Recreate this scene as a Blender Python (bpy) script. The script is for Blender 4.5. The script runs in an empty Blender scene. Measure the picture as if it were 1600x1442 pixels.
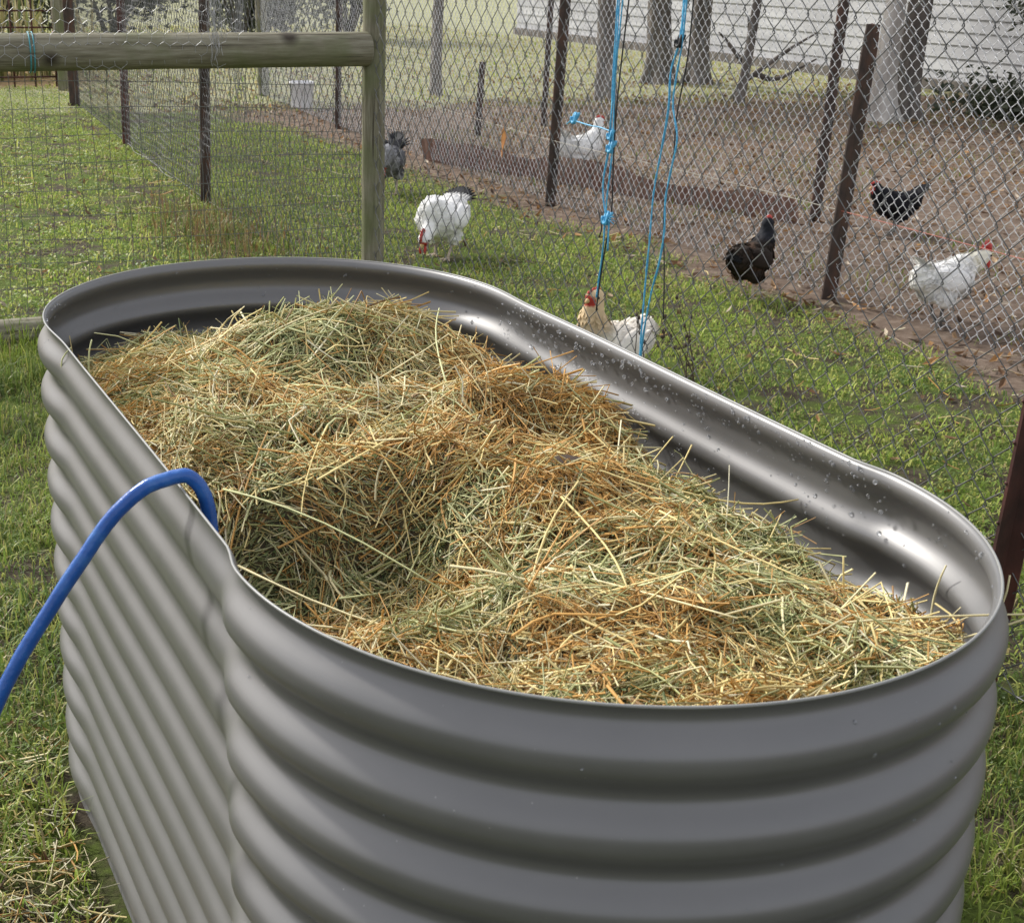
import bpy, bmesh, math
import numpy as np
from mathutils import Vector, Matrix
rng = np.random.default_rng(7)
R = math.radians
scene = bpy.context.scene
COL = scene.collection

# ------------------------------------------------------------------ camera
CAM = np.array([-0.6613, -1.5660, 1.2557])
YAW, PITCH, ROLL = 0.412577, 0.350462, 0.018368
FPX = 2289.27
cam = bpy.data.cameras.new("camera")
camo = bpy.data.objects.new("camera", cam); COL.objects.link(camo)
cam.sensor_fit = 'HORIZONTAL'; cam.sensor_width = 36.0
cam.lens = FPX * 36.0 / 1600.0
cam.shift_x = 136.79 / 1600.0
cam.shift_y = 40.92 / 1600.0
cam.clip_start = 0.05; cam.clip_end = 2000
cy_, sy_, cp_, sp_, cr_, sr_ = math.cos(YAW), math.sin(YAW), math.cos(PITCH), math.sin(PITCH), math.cos(ROLL), math.sin(ROLL)
fw = Vector((sy_*cp_, cy_*cp_, -sp_)); rt = Vector((cy_, -sy_, 0)); up = rt.cross(fw)
r2 = rt*cr_ + up*sr_; u2 = up*cr_ - rt*sr_
camo.matrix_world = Matrix(((r2.x, u2.x, -fw.x, CAM[0]), (r2.y, u2.y, -fw.y, CAM[1]), (r2.z, u2.z, -fw.z, CAM[2]), (0, 0, 0, 1)))
cam.dof.use_dof = True; cam.dof.focus_distance = 2.4; cam.dof.aperture_fstop = 28
scene.camera = camo

# ------------------------------------------------------------------ light
SUN_AZ, SUN_EL = 332.0, 38.0
world = bpy.data.worlds.new("World"); scene.world = world; world.use_nodes = True
nt = world.node_tree
sky = nt.nodes.new('ShaderNodeTexSky'); sky.sky_type = 'NISHITA'; sky.sun_disc = False
sky.sun_elevation = R(SUN_EL); sky.sun_rotation = R(SUN_AZ)
sky.air_density = 1.0; sky.dust_density = 3.0; sky.ozone_density = 1.0
bg = nt.nodes['Background']; bg.inputs['Strength'].default_value = 0.15
hs_ = nt.nodes.new('ShaderNodeHueSaturation'); hs_.inputs['Saturation'].default_value = .5   # thin high cloud
nt.links.new(sky.outputs[0], hs_.inputs['Color']); 
tc_ = nt.nodes.new('ShaderNodeTexCoord'); cn_ = nt.nodes.new('ShaderNodeTexNoise'); cn_.inputs['Scale'].default_value = 2.6; cn_.inputs['Detail'].default_value = 5
nt.links.new(tc_.outputs['Generated'], cn_.inputs['Vector'])
cr2_ = nt.nodes.new('ShaderNodeValToRGB'); cr2_.color_ramp.elements[0].position = .35; cr2_.color_ramp.elements[1].position = .65
cr2_.color_ramp.elements[0].color = (.30, .30, .30, 1); cr2_.color_ramp.elements[1].color = (.72, .72, .72, 1)
nt.links.new(cn_.outputs['Fac'], cr2_.inputs[0])
cm_ = nt.nodes.new('ShaderNodeMixRGB'); cm_.inputs[2].default_value = (4.6, 4.6, 4.9, 1)
nt.links.new(cr2_.outputs[0], cm_.inputs[0]); nt.links.new(hs_.outputs[0], cm_.inputs[1]); nt.links.new(cm_.outputs[0], bg.inputs[0])
sl = bpy.data.lights.new("sun", 'SUN'); sl.energy = 2.5; sl.angle = R(5); sl.color = (1.0, 0.975, 0.93)
so = bpy.data.objects.new("sun", sl); COL.objects.link(so)
sd = Vector((math.cos(R(SUN_EL))*math.sin(R(SUN_AZ)), math.cos(R(SUN_EL))*math.cos(R(SUN_AZ)), math.sin(R(SUN_EL))))
so.rotation_euler = sd.to_track_quat('Z', 'Y').to_euler(); so.location = sd*30
scene.view_settings.view_transform = 'Standard'; scene.view_settings.look = 'None'
scene.view_settings.exposure = 0.68; scene.view_settings.gamma = 1.0
scene.cycles.max_bounces = 6; scene.cycles.transparent_max_bounces = 8
scene.cycles.use_denoising = True

# ------------------------------------------------------------------ helpers
def tag(o, label=None, cat=None, group=None, kind=None):
    if label: o['label'] = label
    if cat: o['category'] = cat
    if group: o['group'] = group
    if kind: o['kind'] = kind
    return o

def empty(name, loc, label=None, cat=None, group=None, rz=0):
    o = bpy.data.objects.new(name, None); COL.objects.link(o)
    o.location = loc; o.rotation_euler = (0, 0, rz); o.empty_display_size = 0.05
    return tag(o, label, cat, group)

def mesh_np(name, V, faces, mat=None, parent=None, col=None, smooth=True, matidx=None):
    """faces: list of int arrays (n,k); col: (nv,3) vertex colours"""
    V = np.asarray(V, dtype=np.float32).reshape(-1, 3)
    me = bpy.data.meshes.new(name)
    faces = [np.asarray(f, dtype=np.int32) for f in faces if len(f)]
    loops = np.concatenate([f.ravel() for f in faces])
    tot = np.concatenate([np.full(len(f), f.shape[1], dtype=np.int32) for f in faces])
    start = np.concatenate([[0], np.cumsum(tot)[:-1]]).astype(np.int32)
    me.vertices.add(len(V)); me.vertices.foreach_set('co', V.ravel())
    me.loops.add(len(loops)); me.loops.foreach_set('vertex_index', loops)
    me.polygons.add(len(tot)); me.polygons.foreach_set('loop_start', start); me.polygons.foreach_set('loop_total', tot)
    if matidx is not None: me.polygons.foreach_set('material_index', np.asarray(matidx, dtype=np.int32))
    me.polygons.foreach_set('use_smooth', np.full(len(tot), bool(smooth)))
    me.update(calc_edges=True); me.validate()
    if col is not None:
        a = me.color_attributes.new('col', 'FLOAT_COLOR', 'POINT')
        c = np.ones((len(V), 4), dtype=np.float32); c[:, :3] = col
        a.data.foreach_set('color', c.ravel())
    for m in (mat if isinstance(mat, (list, tuple)) else [mat]):
        if m: me.materials.append(m)
    o = bpy.data.objects.new(name, me); COL.objects.link(o)
    if parent: o.parent = parent
    return o

class MB:
    """collects pieces into one mesh"""
    def __init__(s): s.V = []; s.Q = []; s.T = []; s.C = []; s.n = 0
    def add(s, V, Q=None, T=None, c=None):
        V = np.asarray(V, float).reshape(-1, 3)
        if Q is not None and len(Q): s.Q.append(np.asarray(Q, int).reshape(-1, 4) + s.n)
        if T is not None and len(T): s.T.append(np.asarray(T, int).reshape(-1, 3) + s.n)
        s.V.append(V); s.n += len(V)
        cc = np.zeros((len(V), 3)) if c is None else np.broadcast_to(np.asarray(c, float), (len(V), 3))
        s.C.append(cc)
        return s
    def build(s, name, mat=None, parent=None, smooth=True, usecol=False):
        F = []
        if s.Q: F.append(np.concatenate(s.Q))
        if s.T: F.append(np.concatenate(s.T))
        return mesh_np(name, np.concatenate(s.V), F, mat, parent, np.concatenate(s.C) if usecol else None, smooth)

def nrm(v): return v/(np.linalg.norm(v, axis=-1, keepdims=True)+1e-12)

def tubes(P, r, sides=4, caps=False):
    """P (N,n,3) paths, r (N,n) radii -> V, Q"""
    P = np.asarray(P, float)
    if P.ndim == 2: P = P[None]
    N, n, _ = P.shape
    r = np.broadcast_to(np.asarray(r, float).reshape((-1, 1)) if np.ndim(r) == 1 and np.size(r) == N and N != n else np.asarray(r, float), (N, n))
    T = np.empty_like(P); T[:, 1:-1] = P[:, 2:]-P[:, :-2]; T[:, 0] = P[:, 1]-P[:, 0]; T[:, -1] = P[:, -1]-P[:, -2]
    T = nrm(T)
    mean = nrm(P[:, -1]-P[:, 0]+1e-9)
    ref = np.where(np.abs(mean[:, 2:3]) > .8, np.array([[1., 0, 0]]), np.array([[0, 0, 1.]]))
    A = nrm(np.cross(T, ref[:, None, :])); B = np.cross(T, A)
    k = np.arange(sides)*2*np.pi/sides
    V = P[:, :, None, :] + r[:, :, None, None]*(A[:, :, None, :]*np.cos(k)[None, None, :, None] + B[:, :, None, :]*np.sin(k)[None, None, :, None])
    idx = np.arange(N*n*sides).reshape(N, n, sides)
    a = idx[:, :-1, :]; b = np.roll(a, -1, 2); d = idx[:, 1:, :]; c = np.roll(d, -1, 2)
    Q = np.stack([a, b, c, d], -1).reshape(-1, 4)
    if caps and sides == 4:
        Q = np.concatenate([Q, idx[:, 0, ::-1].reshape(-1, 4), idx[:, -1, :].reshape(-1, 4)])
    return V.reshape(-1, 3), Q

def tube1(path, r, sides=8, sub=0):
    """one smooth tube with closed ends"""
    P = np.asarray(path, float)
    if sub: P = spline(P, sub)
    rr = np.asarray(r, float)
    if rr.ndim == 0: rr = np.full(len(P), float(rr))
    elif len(rr) != len(P): rr = np.interp(np.linspace(0, 1, len(P)), np.linspace(0, 1, len(rr)), rr)
    V, Q = tubes(P[None], rr[None], sides)
    n = len(V); V = np.concatenate([V, P[:1], P[-1:]])
    k = np.arange(sides); k2 = (k+1) % sides; o = (len(P)-1)*sides
    T = np.concatenate([np.stack([np.full(sides, n), k2, k], -1), np.stack([np.full(sides, n+1), o+k, o+k2], -1)])
    return V, Q, T

def spline(P, m):
    P = np.asarray(P, float); n = len(P)
    E = np.concatenate([2*P[:1]-P[1:2], P, 2*P[-1:]-P[-2:-1]])
    out = []
    for i in range(n-1):
        p0, p1, p2, p3 = E[i:i+4]
        t = np.linspace(0, 1, m, endpoint=False)[:, None]
        out.append(.5*((2*p1)+(-p0+p2)*t+(2*p0-5*p1+4*p2-p3)*t*t+(-p0+3*p1-3*p2+p3)*t**3))
    return np.concatenate(out+[P[-1:]])

def box(cx, cy, cz, sx, sy, sz, rz=0):
    v = np.array([[x, y, z] for z in (-1, 1) for y in (-1, 1) for x in (-1, 1)], float)*np.array([sx, sy, sz])/2
    c, s = math.cos(rz), math.sin(rz)
    v = np.c_[v[:, 0]*c-v[:, 1]*s, v[:, 0]*s+v[:, 1]*c, v[:, 2]]+np.array([cx, cy, cz])
    return v, [[0, 2, 3, 1], [4, 5, 7, 6], [0, 1, 5, 4], [2, 6, 7, 3], [0, 4, 6, 2], [1, 3, 7, 5]]

_perm = np.random.default_rng(3).random((256, 256))
def vn(x, y):
    xi = np.floor(x).astype(int); yi = np.floor(y).astype(int); fx = x-xi; fy = y-yi
    fx = fx*fx*(3-2*fx); fy = fy*fy*(3-2*fy)
    g = lambda a, b: _perm[a % 256, b % 256]
    return (g(xi, yi)*(1-fx)+g(xi+1, yi)*fx)*(1-fy)+(g(xi, yi+1)*(1-fx)+g(xi+1, yi+1)*fx)*fy
def fbm(x, y, o=3):
    s = 0; a = .5; t = 0
    for k in range(o):
        s = s+a*vn(x*2**k+17.3*k, y*2**k+9.1*k); t += a; a *= .5
    return s/t

def lerp(a, b, t): return np.asarray(a)+(np.asarray(b)-np.asarray(a))*t
def sstep(a, b, x): t = np.clip((x-a)/(b-a), 0, 1); return t*t*(3-2*t)

# ------------------------------------------------------------------ materials
def newmat(name):
    m = bpy.data.materials.new(name); m.use_nodes = True
    n = m.node_tree; b = n.nodes['Principled BSDF']
    return m, n, b
def N(n, t, **kw):
    x = n.nodes.new(t)
    for k, v in kw.items():
        if k in ('operation', 'blend_type', 'data_type', 'attribute_name', 'feature', 'wave_type', 'bands_direction', 'layer_name'): setattr(x, k, v)
        else: x.inputs[k].default_value = v
    return x
def ramp(n, fac, stops):
    r = n.nodes.new('ShaderNodeValToRGB'); e = r.color_ramp.elements
    while len(e) < len(stops): e.new(.5)
    for i, (p, c) in enumerate(stops): e[i].position = p; e[i].color = (*c, 1) if len(c) == 3 else c
    n.links.new(fac, r.inputs[0]); return r
def objco(n, scale=(1, 1, 1)):
    t = n.nodes.new('ShaderNodeTexCoord'); m = n.nodes.new('ShaderNodeMapping'); m.inputs['Scale'].default_value = scale
    n.links.new(t.outputs['Object'], m.inputs[0]); return m.outputs[0]

def mat_noise(name, c1, c2, scale=20, rough=.7, metal=0, stretch=(1, 1, 1), bump=0, detail=6, c3=None, spec=.5, bumpscale=None):
    m, n, b = newmat(name); co = objco(n, stretch)
    t = N(n, 'ShaderNodeTexNoise', Scale=scale, Detail=detail, Roughness=.6); n.links.new(co, t.inputs['Vector'])
    st = [(.32, c1), (.68, c2)] if c3 is None else [(.3, c1), (.52, c2), (.72, c3)]
    r = ramp(n, t.outputs['Fac'], st); n.links.new(r.outputs[0], b.inputs['Base Color'])
    b.inputs['Roughness'].default_value = rough; b.inputs['Metallic'].default_value = metal; b.inputs['Specular IOR Level'].default_value = spec
    if bump:
        t2 = N(n, 'ShaderNodeTexNoise', Scale=bumpscale or scale*2, Detail=6); n.links.new(co, t2.inputs['Vector'])
        bm = N(n, 'ShaderNodeBump', Strength=bump, Distance=.01); n.links.new(t2.outputs['Fac'], bm.inputs['Height']); n.links.new(bm.outputs[0], b.inputs['Normal'])
    return m

def mat_attr(name, rough=.6, transl=0., spec=.3, bump=None):
    m, n, b = newmat(name)
    a = N(n, 'ShaderNodeAttribute', attribute_name='col'); n.links.new(a.outputs['Color'], b.inputs['Base Color'])
    b.inputs['Roughness'].default_value = rough; b.inputs['Specular IOR Level'].default_value = spec
    if transl:
        tr = N(n, 'ShaderNodeBsdfTranslucent'); n.links.new(a.outputs['Color'], tr.inputs[0])
        mx = N(n, 'ShaderNodeMixShader', Fac=transl); n.links.new(b.outputs[0], mx.inputs[1]); n.links.new(tr.outputs[0], mx.inputs[2])
        n.links.new(mx.outputs[0], n.nodes['Material Output'].inputs[0])
    if bump:
        t = N(n, 'ShaderNodeTexVoronoi', Scale=bump[0]); n.links.new(objco(n, (0.6, 1, 1)), t.inputs['Vector'])
        bm = N(n, 'ShaderNodeBump', Strength=bump[1], Distance=.006); n.links.new(t.outputs['Distance'], bm.inputs['Height']); n.links.new(bm.outputs[0], b.inputs['Normal'])
    return m

M = {}
# painted steel of the bed: satin grey-olive paint with faint dust and water marks
def bed_mat():
    m, n, b = newmat('painted_steel')
    co = objco(n)
    t = N(n, 'ShaderNodeTexNoise', Scale=5., Detail=8, Roughness=.65); n.links.new(co, t.inputs['Vector'])
    r = ramp(n, t.outputs['Fac'], [(.3, (.154, .152, .149)), (.7, (.178, .175, .172))])
    v = N(n, 'ShaderNodeTexVoronoi', Scale=55.); n.links.new(co, v.inputs['Vector'])
    sp = ramp(n, v.outputs['Distance'], [(.0, (1, 1, 1)), (.06, (0, 0, 0))])
    t3 = N(n, 'ShaderNodeTexNoise', Scale=9.); n.links.new(co, t3.inputs['Vector'])
    g = ramp(n, t3.outputs['Fac'], [(.50, (0, 0, 0)), (.58, (1, 1, 1))])
    mu = N(n, 'ShaderNodeMath', operation='MULTIPLY'); n.links.new(sp.outputs[0], mu.inputs[0]); n.links.new(g.outputs[0], mu.inputs[1])
    mx = N(n, 'ShaderNodeMixRGB'); n.links.new(mu.outputs[0], mx.inputs[0]); n.links.new(r.outputs[0], mx.inputs[1]); mx.inputs[2].default_value = (.36, .36, .33, 1)
    n.links.new(mx.outputs[0], b.inputs['Base Color'])
    rr = ramp(n, t.outputs['Fac'], [(.25, (.35, .35, .35)), (.75, (.43, .43, .43))]); n.links.new(rr.outputs[0], b.inputs['Roughness'])
    b.inputs['Specular IOR Level'].default_value = .6; b.inputs['Metallic'].default_value = .40      # metallic-flake paint
    t4 = N(n, 'ShaderNodeTexNoise', Scale=14., Detail=2); n.links.new(co, t4.inputs['Vector'])
    bm = N(n, 'ShaderNodeBump', Strength=.03, Distance=.01); n.links.new(t4.outputs['Fac'], bm.inputs['Height']); n.links.new(bm.outputs[0], b.inputs['Normal'])
    return m
M['bed'] = bed_mat()
m, n, b = newmat('bare_rim'); b.inputs['Base Color'].default_value = (.24, .24, .225, 1); b.inputs['Roughness'].default_value = .4; b.inputs['Metallic'].default_value = .0; M['rim'] = m
m, n, b = newmat('water'); b.inputs['Base Color'].default_value = (.9, .92, .95, 1); b.inputs['Roughness'].default_value = .03; b.inputs['Transmission Weight'].default_value = .9; b.inputs['IOR'].default_value = 1.33; M['water'] = m
M['hay'] = mat_attr('hay_stalk', rough=.55, transl=.12, spec=.35)
M['grass'] = mat_attr('grass_blade', rough=.5, transl=.38, spec=.35)
M['leaf'] = mat_attr('dry_leaf', rough=.7, transl=.15)
M['foliage'] = mat_attr('tree_leaf', rough=.5, transl=.3)
M['feather'] = mat_attr('feather', rough=.75, transl=.08, spec=.2, bump=(60., .35))
M['wire'] = mat_noise('weathered_galvanised_wire', (.11, .11, .11), (.21, .21, .205), 30, .5, .5)
M['wire_new'] = mat_noise('galvanised_wire', (.56, .56, .57), (.70, .70, .71), 30, .45, .4)
M['net'] = mat_noise('netting_wire', (.34, .34, .34), (.5, .5, .5), 40, .45, .6)
M['old_net'] = mat_noise('old_netting_wire', (.16, .16, .16), (.28, .28, .28), 40, .5, .5)
M['mesh_wire'] = mat_noise('welded_wire', (.09, .095, .085), (.17, .175, .16), 30, .55, .4)
def wood_mat():
    m, n, b = newmat('weathered_pine')
    a = N(n, 'ShaderNodeAttribute', attribute_name='col')
    # grain runs along the stored coordinate (r = along, g/b = around)
    mp = n.nodes.new('ShaderNodeMapping'); mp.inputs['Scale'].default_value = (2.2, 26, 26); n.links.new(a.outputs['Vector'], mp.inputs[0])
    t = N(n, 'ShaderNodeTexNoise', Scale=3., Detail=8, Roughness=.65); n.links.new(mp.outputs[0], t.inputs['Vector'])
    r = ramp(n, t.outputs['Fac'], [(.28, (.10, .088, .058)), (.5, (.205, .188, .13)), (.72, (.31, .295, .225))])
    t2 = N(n, 'ShaderNodeTexNoise', Scale=6., Detail=5); n.links.new(a.outputs['Vector'], t2.inputs['Vector'])
    g = ramp(n, t2.outputs['Fac'], [(.45, (0, 0, 0)), (.68, (.75, .75, .75))])
    mx = N(n, 'ShaderNodeMixRGB'); n.links.new(g.outputs[0], mx.inputs[0]); n.links.new(r.outputs[0], mx.inputs[1]); mx.inputs[2].default_value = (.13, .15, .06, 1)
    v = N(n, 'ShaderNodeTexVoronoi', Scale=3.1); n.links.new(a.outputs['Vector'], v.inputs['Vector'])
    k = ramp(n, v.outputs['Distance'], [(.05, (1, 1, 1)), (.13, (0, 0, 0))])
    mx2 = N(n, 'ShaderNodeMixRGB'); n.links.new(k.outputs[0], mx2.inputs[0]); n.links.new(mx.outputs[0], mx2.inputs[1]); mx2.inputs[2].default_value = (.05, .04, .028, 1)
    mp3 = n.nodes.new('ShaderNodeMapping'); mp3.inputs['Scale'].default_value = (1.1, 55, 55); n.links.new(a.outputs['Vector'], mp3.inputs[0])
    t5 = N(n, 'ShaderNodeTexNoise', Scale=2., Detail=3); n.links.new(mp3.outputs[0], t5.inputs['Vector'])
    ck = ramp(n, t5.outputs['Fac'], [(.30, (1, 1, 1)), (.36, (0, 0, 0))])
    mx3 = N(n, 'ShaderNodeMixRGB'); n.links.new(ck.outputs[0], mx3.inputs[0]); n.links.new(mx2.outputs[0], mx3.inputs[1]); mx3.inputs[2].default_value = (.06, .05, .035, 1); mx2 = mx3
    n.links.new(mx2.outputs[0], b.inputs['Base Color']); b.inputs['Roughness'].default_value = .8; b.inputs['Specular IOR Level'].default_value = .25
    bm = N(n, 'ShaderNodeBump', Strength=.35, Distance=.004); n.links.new(t.outputs['Fac'], bm.inputs['Height']); n.links.new(bm.outputs[0], b.inputs['Normal'])
    return m
M['wood'] = wood_mat()
M['picket'] = mat_noise('rusty_picket', (.035, .028, .025), (.075, .05, .04), 18, .75, .1, (1, 1, .5), .3, c3=(.14, .065, .04))
M['red_picket'] = mat_noise('red_oxide_picket', (.03, .017, .014), (.085, .03, .024), 14, .65, .2, (1, 1, .5), .3, c3=(.15, .05, .035))
M['rust'] = mat_noise('rusty_sheet', (.16, .085, .065), (.22, .13, .10), 7, .95, 0, (1, 1, 1), .3, c3=(.28, .20, .15))
M['hose'] = mat_noise('blue_hose', (.008, .07, .30), (.013, .092, .36), 34, .27, 0, bump=.12, bumpscale=120, c3=(.04, .15, .42))
m, n, b = newmat('blue_twine'); M['twine'] = m
co = objco(n, (1, 1, 1)); t = N(n, 'ShaderNodeTexNoise', Scale=240., Detail=2); n.links.new(co, t.inputs['Vector'])
r = ramp(n, t.outputs['Fac'], [(.35, (.03, .27, .50)), (.65, (.14, .50, .74))]); n.links.new(r.outputs[0], b.inputs['Base Color']); b.inputs['Roughness'].default_value = .4
M['teal'] = mat_noise('faded_twine', (.03, .22, .27), (.08, .34, .38), 200, .5)
M['black'] = mat_noise('black_cord', (.012, .012, .013), (.03, .028, .026), 80, .6)
M['comb'] = mat_noise('red_skin', (.38, .02, .015), (.56, .05, .035), 60, .5)
M['beak'] = mat_noise('horn', (.45, .30, .10), (.6, .42, .18), 60, .4)
M['leg'] = mat_noise('leg_skin', (.42, .33, .25), (.55, .46, .36), 60, .6)
M['darkleg'] = mat_noise('dark_leg_skin', (.06, .055, .05), (.12, .11, .1), 60, .6)
m, n, b = newmat('eye'); b.inputs['Base Color'].default_value = (.02, .01, .008, 1); b.inputs['Roughness'].default_value = .1; M['eye'] = m
M['shed'] = mat_noise('white_cladding', (.30, .30, .31), (.46, .46, .46), 2.2, .6, stretch=(1, .5, 3))
M['roof'] = mat_noise('zinc_roof', (.38, .39, .4), (.5, .51, .52), 2, .4, .5)
M['bucket'] = mat_noise('white_plastic', (.80, .80, .83), (.88, .88, .9), 8, .45)
M['bark'] = mat_noise('grey_bark', (.10, .085, .07), (.20, .175, .15), 7, .9, 0, (1, 1, .25), 1.0, c3=(.30, .27, .235))
M['palebark'] = mat_noise('pale_bark', (.17, .15, .13), (.42, .39, .35), 5, .85, 0, (1, 1, .22), .8, c3=(.60, .57, .52))
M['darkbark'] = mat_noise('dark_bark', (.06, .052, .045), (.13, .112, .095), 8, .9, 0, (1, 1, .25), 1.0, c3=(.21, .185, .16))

# ------------------------------------------------------------------ ground
def ground_mat():
    m, n, b = newmat('paddock_soil')
    geo = n.nodes.new('ShaderNodeNewGeometry'); sep = n.nodes.new('ShaderNodeSeparateXYZ'); n.links.new(geo.outputs['Position'], sep.inputs[0])
    co = geo.outputs['Position']
    def noise(s, d=6, rgh=.6):
        t = N(n, 'ShaderNodeTexNoise', Scale=s, Detail=d, Roughness=rgh); n.links.new(co, t.inputs['Vector']); return t.outputs['Fac']
    def math_(op, a, bb):
        x = N(n, 'ShaderNodeMath', operation=op)
        for i, q in enumerate((a, bb)):
            if isinstance(q, (int, float)): x.inputs[i].default_value = q
            else: n.links.new(q, x.inputs[i])
        return x.outputs[0]
    def mr(v, a, bb):
        x = n.nodes.new('ShaderNodeMapRange'); x.interpolation_type = 'SMOOTHSTEP'; x.inputs[1].default_value = a; x.inputs[2].default_value = bb
        n.links.new(v, x.inputs[0]); return x.outputs[0]
    def mix(f, a, bb):
        x = n.nodes.new('ShaderNodeMixRGB')
        n.links.new(f, x.inputs[0])
        for i, q in ((1, a), (2, bb)):
            if isinstance(q, tuple): x.inputs[i].default_value = (*q, 1)
            else: n.links.new(q, x.inputs[i])
        return x.outputs[0]
    soil = ramp(n, noise(26, 10, .8), [(.34, (.035, .028, .019)), (.52, (.085, .068, .046)), (.68, (.16, .13, .09))]).outputs[0]
    turf = ramp(n, noise(85, 8, .8), [(.3, (.06, .075, .018)), (.55, (.115, .16, .03)), (.75, (.17, .22, .045))]).outputs[0]
    base = mix(mr(noise(5, 5), .42, .58), soil, turf)
    dirt = ramp(n, noise(14, 8, .75), [(.28, (.085, .058, .042)), (.5, (.185, .135, .10)), (.72, (.31, .245, .19))]).outputs[0]
    wob = math_('MULTIPLY', math_('SUBTRACT', noise(1.6, 4), .5), 1.3)
    x_ = math_('ADD', sep.outputs[0], wob); y_ = math_('ADD', sep.outputs[1], math_('MULTIPLY', wob, 2.0))
    brown = math_('MULTIPLY', mr(x_, 2.65, 2.95), math_('SUBTRACT', 1.0, mr(y_, 10.1, 10.9)))
    c = mix(brown, base, dirt)
    far = ramp(n, noise(2.2, 8, .75), [(.3, (.24, .23, .13)), (.5, (.34, .34, .19)), (.7, (.44, .42, .28))]).outputs[0]
    c = mix(mr(y_, 10.3, 11.2), c, far)
    ochre = math_('MULTIPLY', mr(sep.outputs[1], 12.6, 13.2), math_('SUBTRACT', 1.0, mr(x_, 1.9, 2.5)))
    c = mix(ochre, c, (.36, .25, .13))
    n.links.new(c, b.inputs['Base Color']); b.inputs['Roughness'].default_value = .95; b.inputs['Specular IOR Level'].default_value = .15
    bm = N(n, 'ShaderNodeBump', Strength=.8, Distance=.02); n.links.new(noise(60, 10, .8), bm.inputs['Height']); n.links.new(bm.outputs[0], b.inputs['Normal'])
    return m
g = 400.
xs = np.unique(np.concatenate([[-g, -100, -30], np.linspace(-6, 16, 90), [40, 120, g]])); ys = np.unique(np.concatenate([[-g, -100, -20], np.linspace(-5, 26, 110), [60, 150, g]]))
X, Y = np.meshgrid(xs, ys); near = sstep(-6, -3, X)*sstep(16, 12, X)*sstep(26, 20, Y)*sstep(-5, -3, Y)
def ghz(x, y): return 0.018*(fbm(x*2.3+5, y*2.3+3, 3)-.5)
Z = ghz(X, Y)*near - .004
idx = np.arange(X.size).reshape(X.shape)
tag(mesh_np('ground', np.c_[X.ravel(), Y.ravel(), Z.ravel()], [np.stack([idx[:-1, :-1], idx[:-1, 1:], idx[1:, 1:], idx[1:, :-1]], -1).reshape(-1, 4)], ground_mat()), kind='structure')

# ------------------------------------------------------------------ the bed
L, R0, E_, DIN, TR, H = 0.4599, 0.3526, 1.040, 0.0095, 0.060, 0.760
def plan(off, n_cap=96, n_str=70, offs=None):
    offs = off if offs is None else offs
    th = (np.arange(n_cap)+.5)/n_cap*np.pi
    near_ = np.c_[(R0+off)*np.cos(th), -L-(E_*R0+off)*np.sin(th)]
    y = np.linspace(-L, L, n_str)
    k_ = sstep(0, 1, (L-np.abs(y))/np.where(y > 0, .11, TR)); w = R0+off*(1-k_)+offs*k_-(DIN+(.006-DIN)*sstep(-.25, .3, y))*k_
    return np.concatenate([near_, np.c_[-w, y], np.c_[-(R0+off)*np.cos(th), L+(E_*R0+off)*np.sin(th)], np.c_[w[::-1], y[::-1]]])
PITCHC, AMP, ZC = 0.067, 0.0080, 0.7155
def wall_offset(z): return AMP*(1-2*((1-np.cos(2*np.pi*(z-ZC)/PITCHC))/2)**1.35)
def side_offset(z): return .0058*(1-2*((1-np.cos(2*np.pi*(z-ZC)/PITCHC))/2)**1.6)
def inside(x, y, margin):
    a = R0-margin
    cap = np.sqrt(x**2+(np.maximum(np.abs(y)-L, 0)/E_)**2)
    return cap < a
bed = empty('raised_garden_bed', (0, 0, 0), 'large grey corrugated steel garden bed with rounded ends filled with hay', 'garden bed')
zs = np.linspace(0, H, 230)
rings = []
for z in zs: p = plan(wall_offset(z), offs=side_offset(z)); rings.append(np.c_[p, np.full(len(p), z)])
for z in zs[::-1]: p = plan(wall_offset(z)-.0016, offs=side_offset(z)-.0016); rings.append(np.c_[p, np.full(len(p), z)])
V = np.array(rings); nr, npn, _ = V.shape
# gentle pressing dents so the panels are not perfect
ang = np.arctan2(V[..., 1], V[..., 0]); dent = 0.0016*(fbm(V[..., 1]*3+V[..., 0]*5+7, V[..., 2]*4+2, 2)-.5)
V[..., 0] += dent*np.cos(ang); V[..., 1] += dent*np.sin(ang)
V[..., 2] += np.where(V[..., 2] > .7, .006*(fbm(V[..., 1]*2.2+3, V[..., 0]*2.2+1, 2)-.5)*sstep(.7, .76, V[..., 2]), 0)
idx = np.arange(nr*npn).reshape(nr, npn); a = idx[:-1]; c = idx[1:]
Q = np.stack([a, np.roll(a, -1, 1), np.roll(c, -1, 1), c], -1).reshape(-1, 4)
mesh_np('corrugated_wall', V.reshape(-1, 3), [Q[:, ::-1]], M['bed'], bed)
top = V[229]
def loop_tube(P, r, sides=6):
    n_ = len(P); T = nrm(np.roll(P, -1, 0)-np.roll(P, 1, 0)); A = nrm(np.cross(T, [0, 0, 1.])); B = np.cross(T, A)
    k = np.arange(sides)*2*np.pi/sides
    W = P[:, None]+r*(A[:, None]*np.cos(k)[None, :, None]+B[:, None]*np.sin(k)[None, :, None])
    i = np.arange(n_*sides).reshape(n_, sides); j = np.roll(i, -1, 0)
    return W.reshape(-1, 3), np.stack([i, np.roll(i, -1, 1), np.roll(j, -1, 1), j], -1).reshape(-1, 4)
Vt, Qt = loop_tube(top+np.array([0, 0, .0004]), .0014)
mesh_np('rim_edge', Vt, [Qt], M['rim'], bed)
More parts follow.
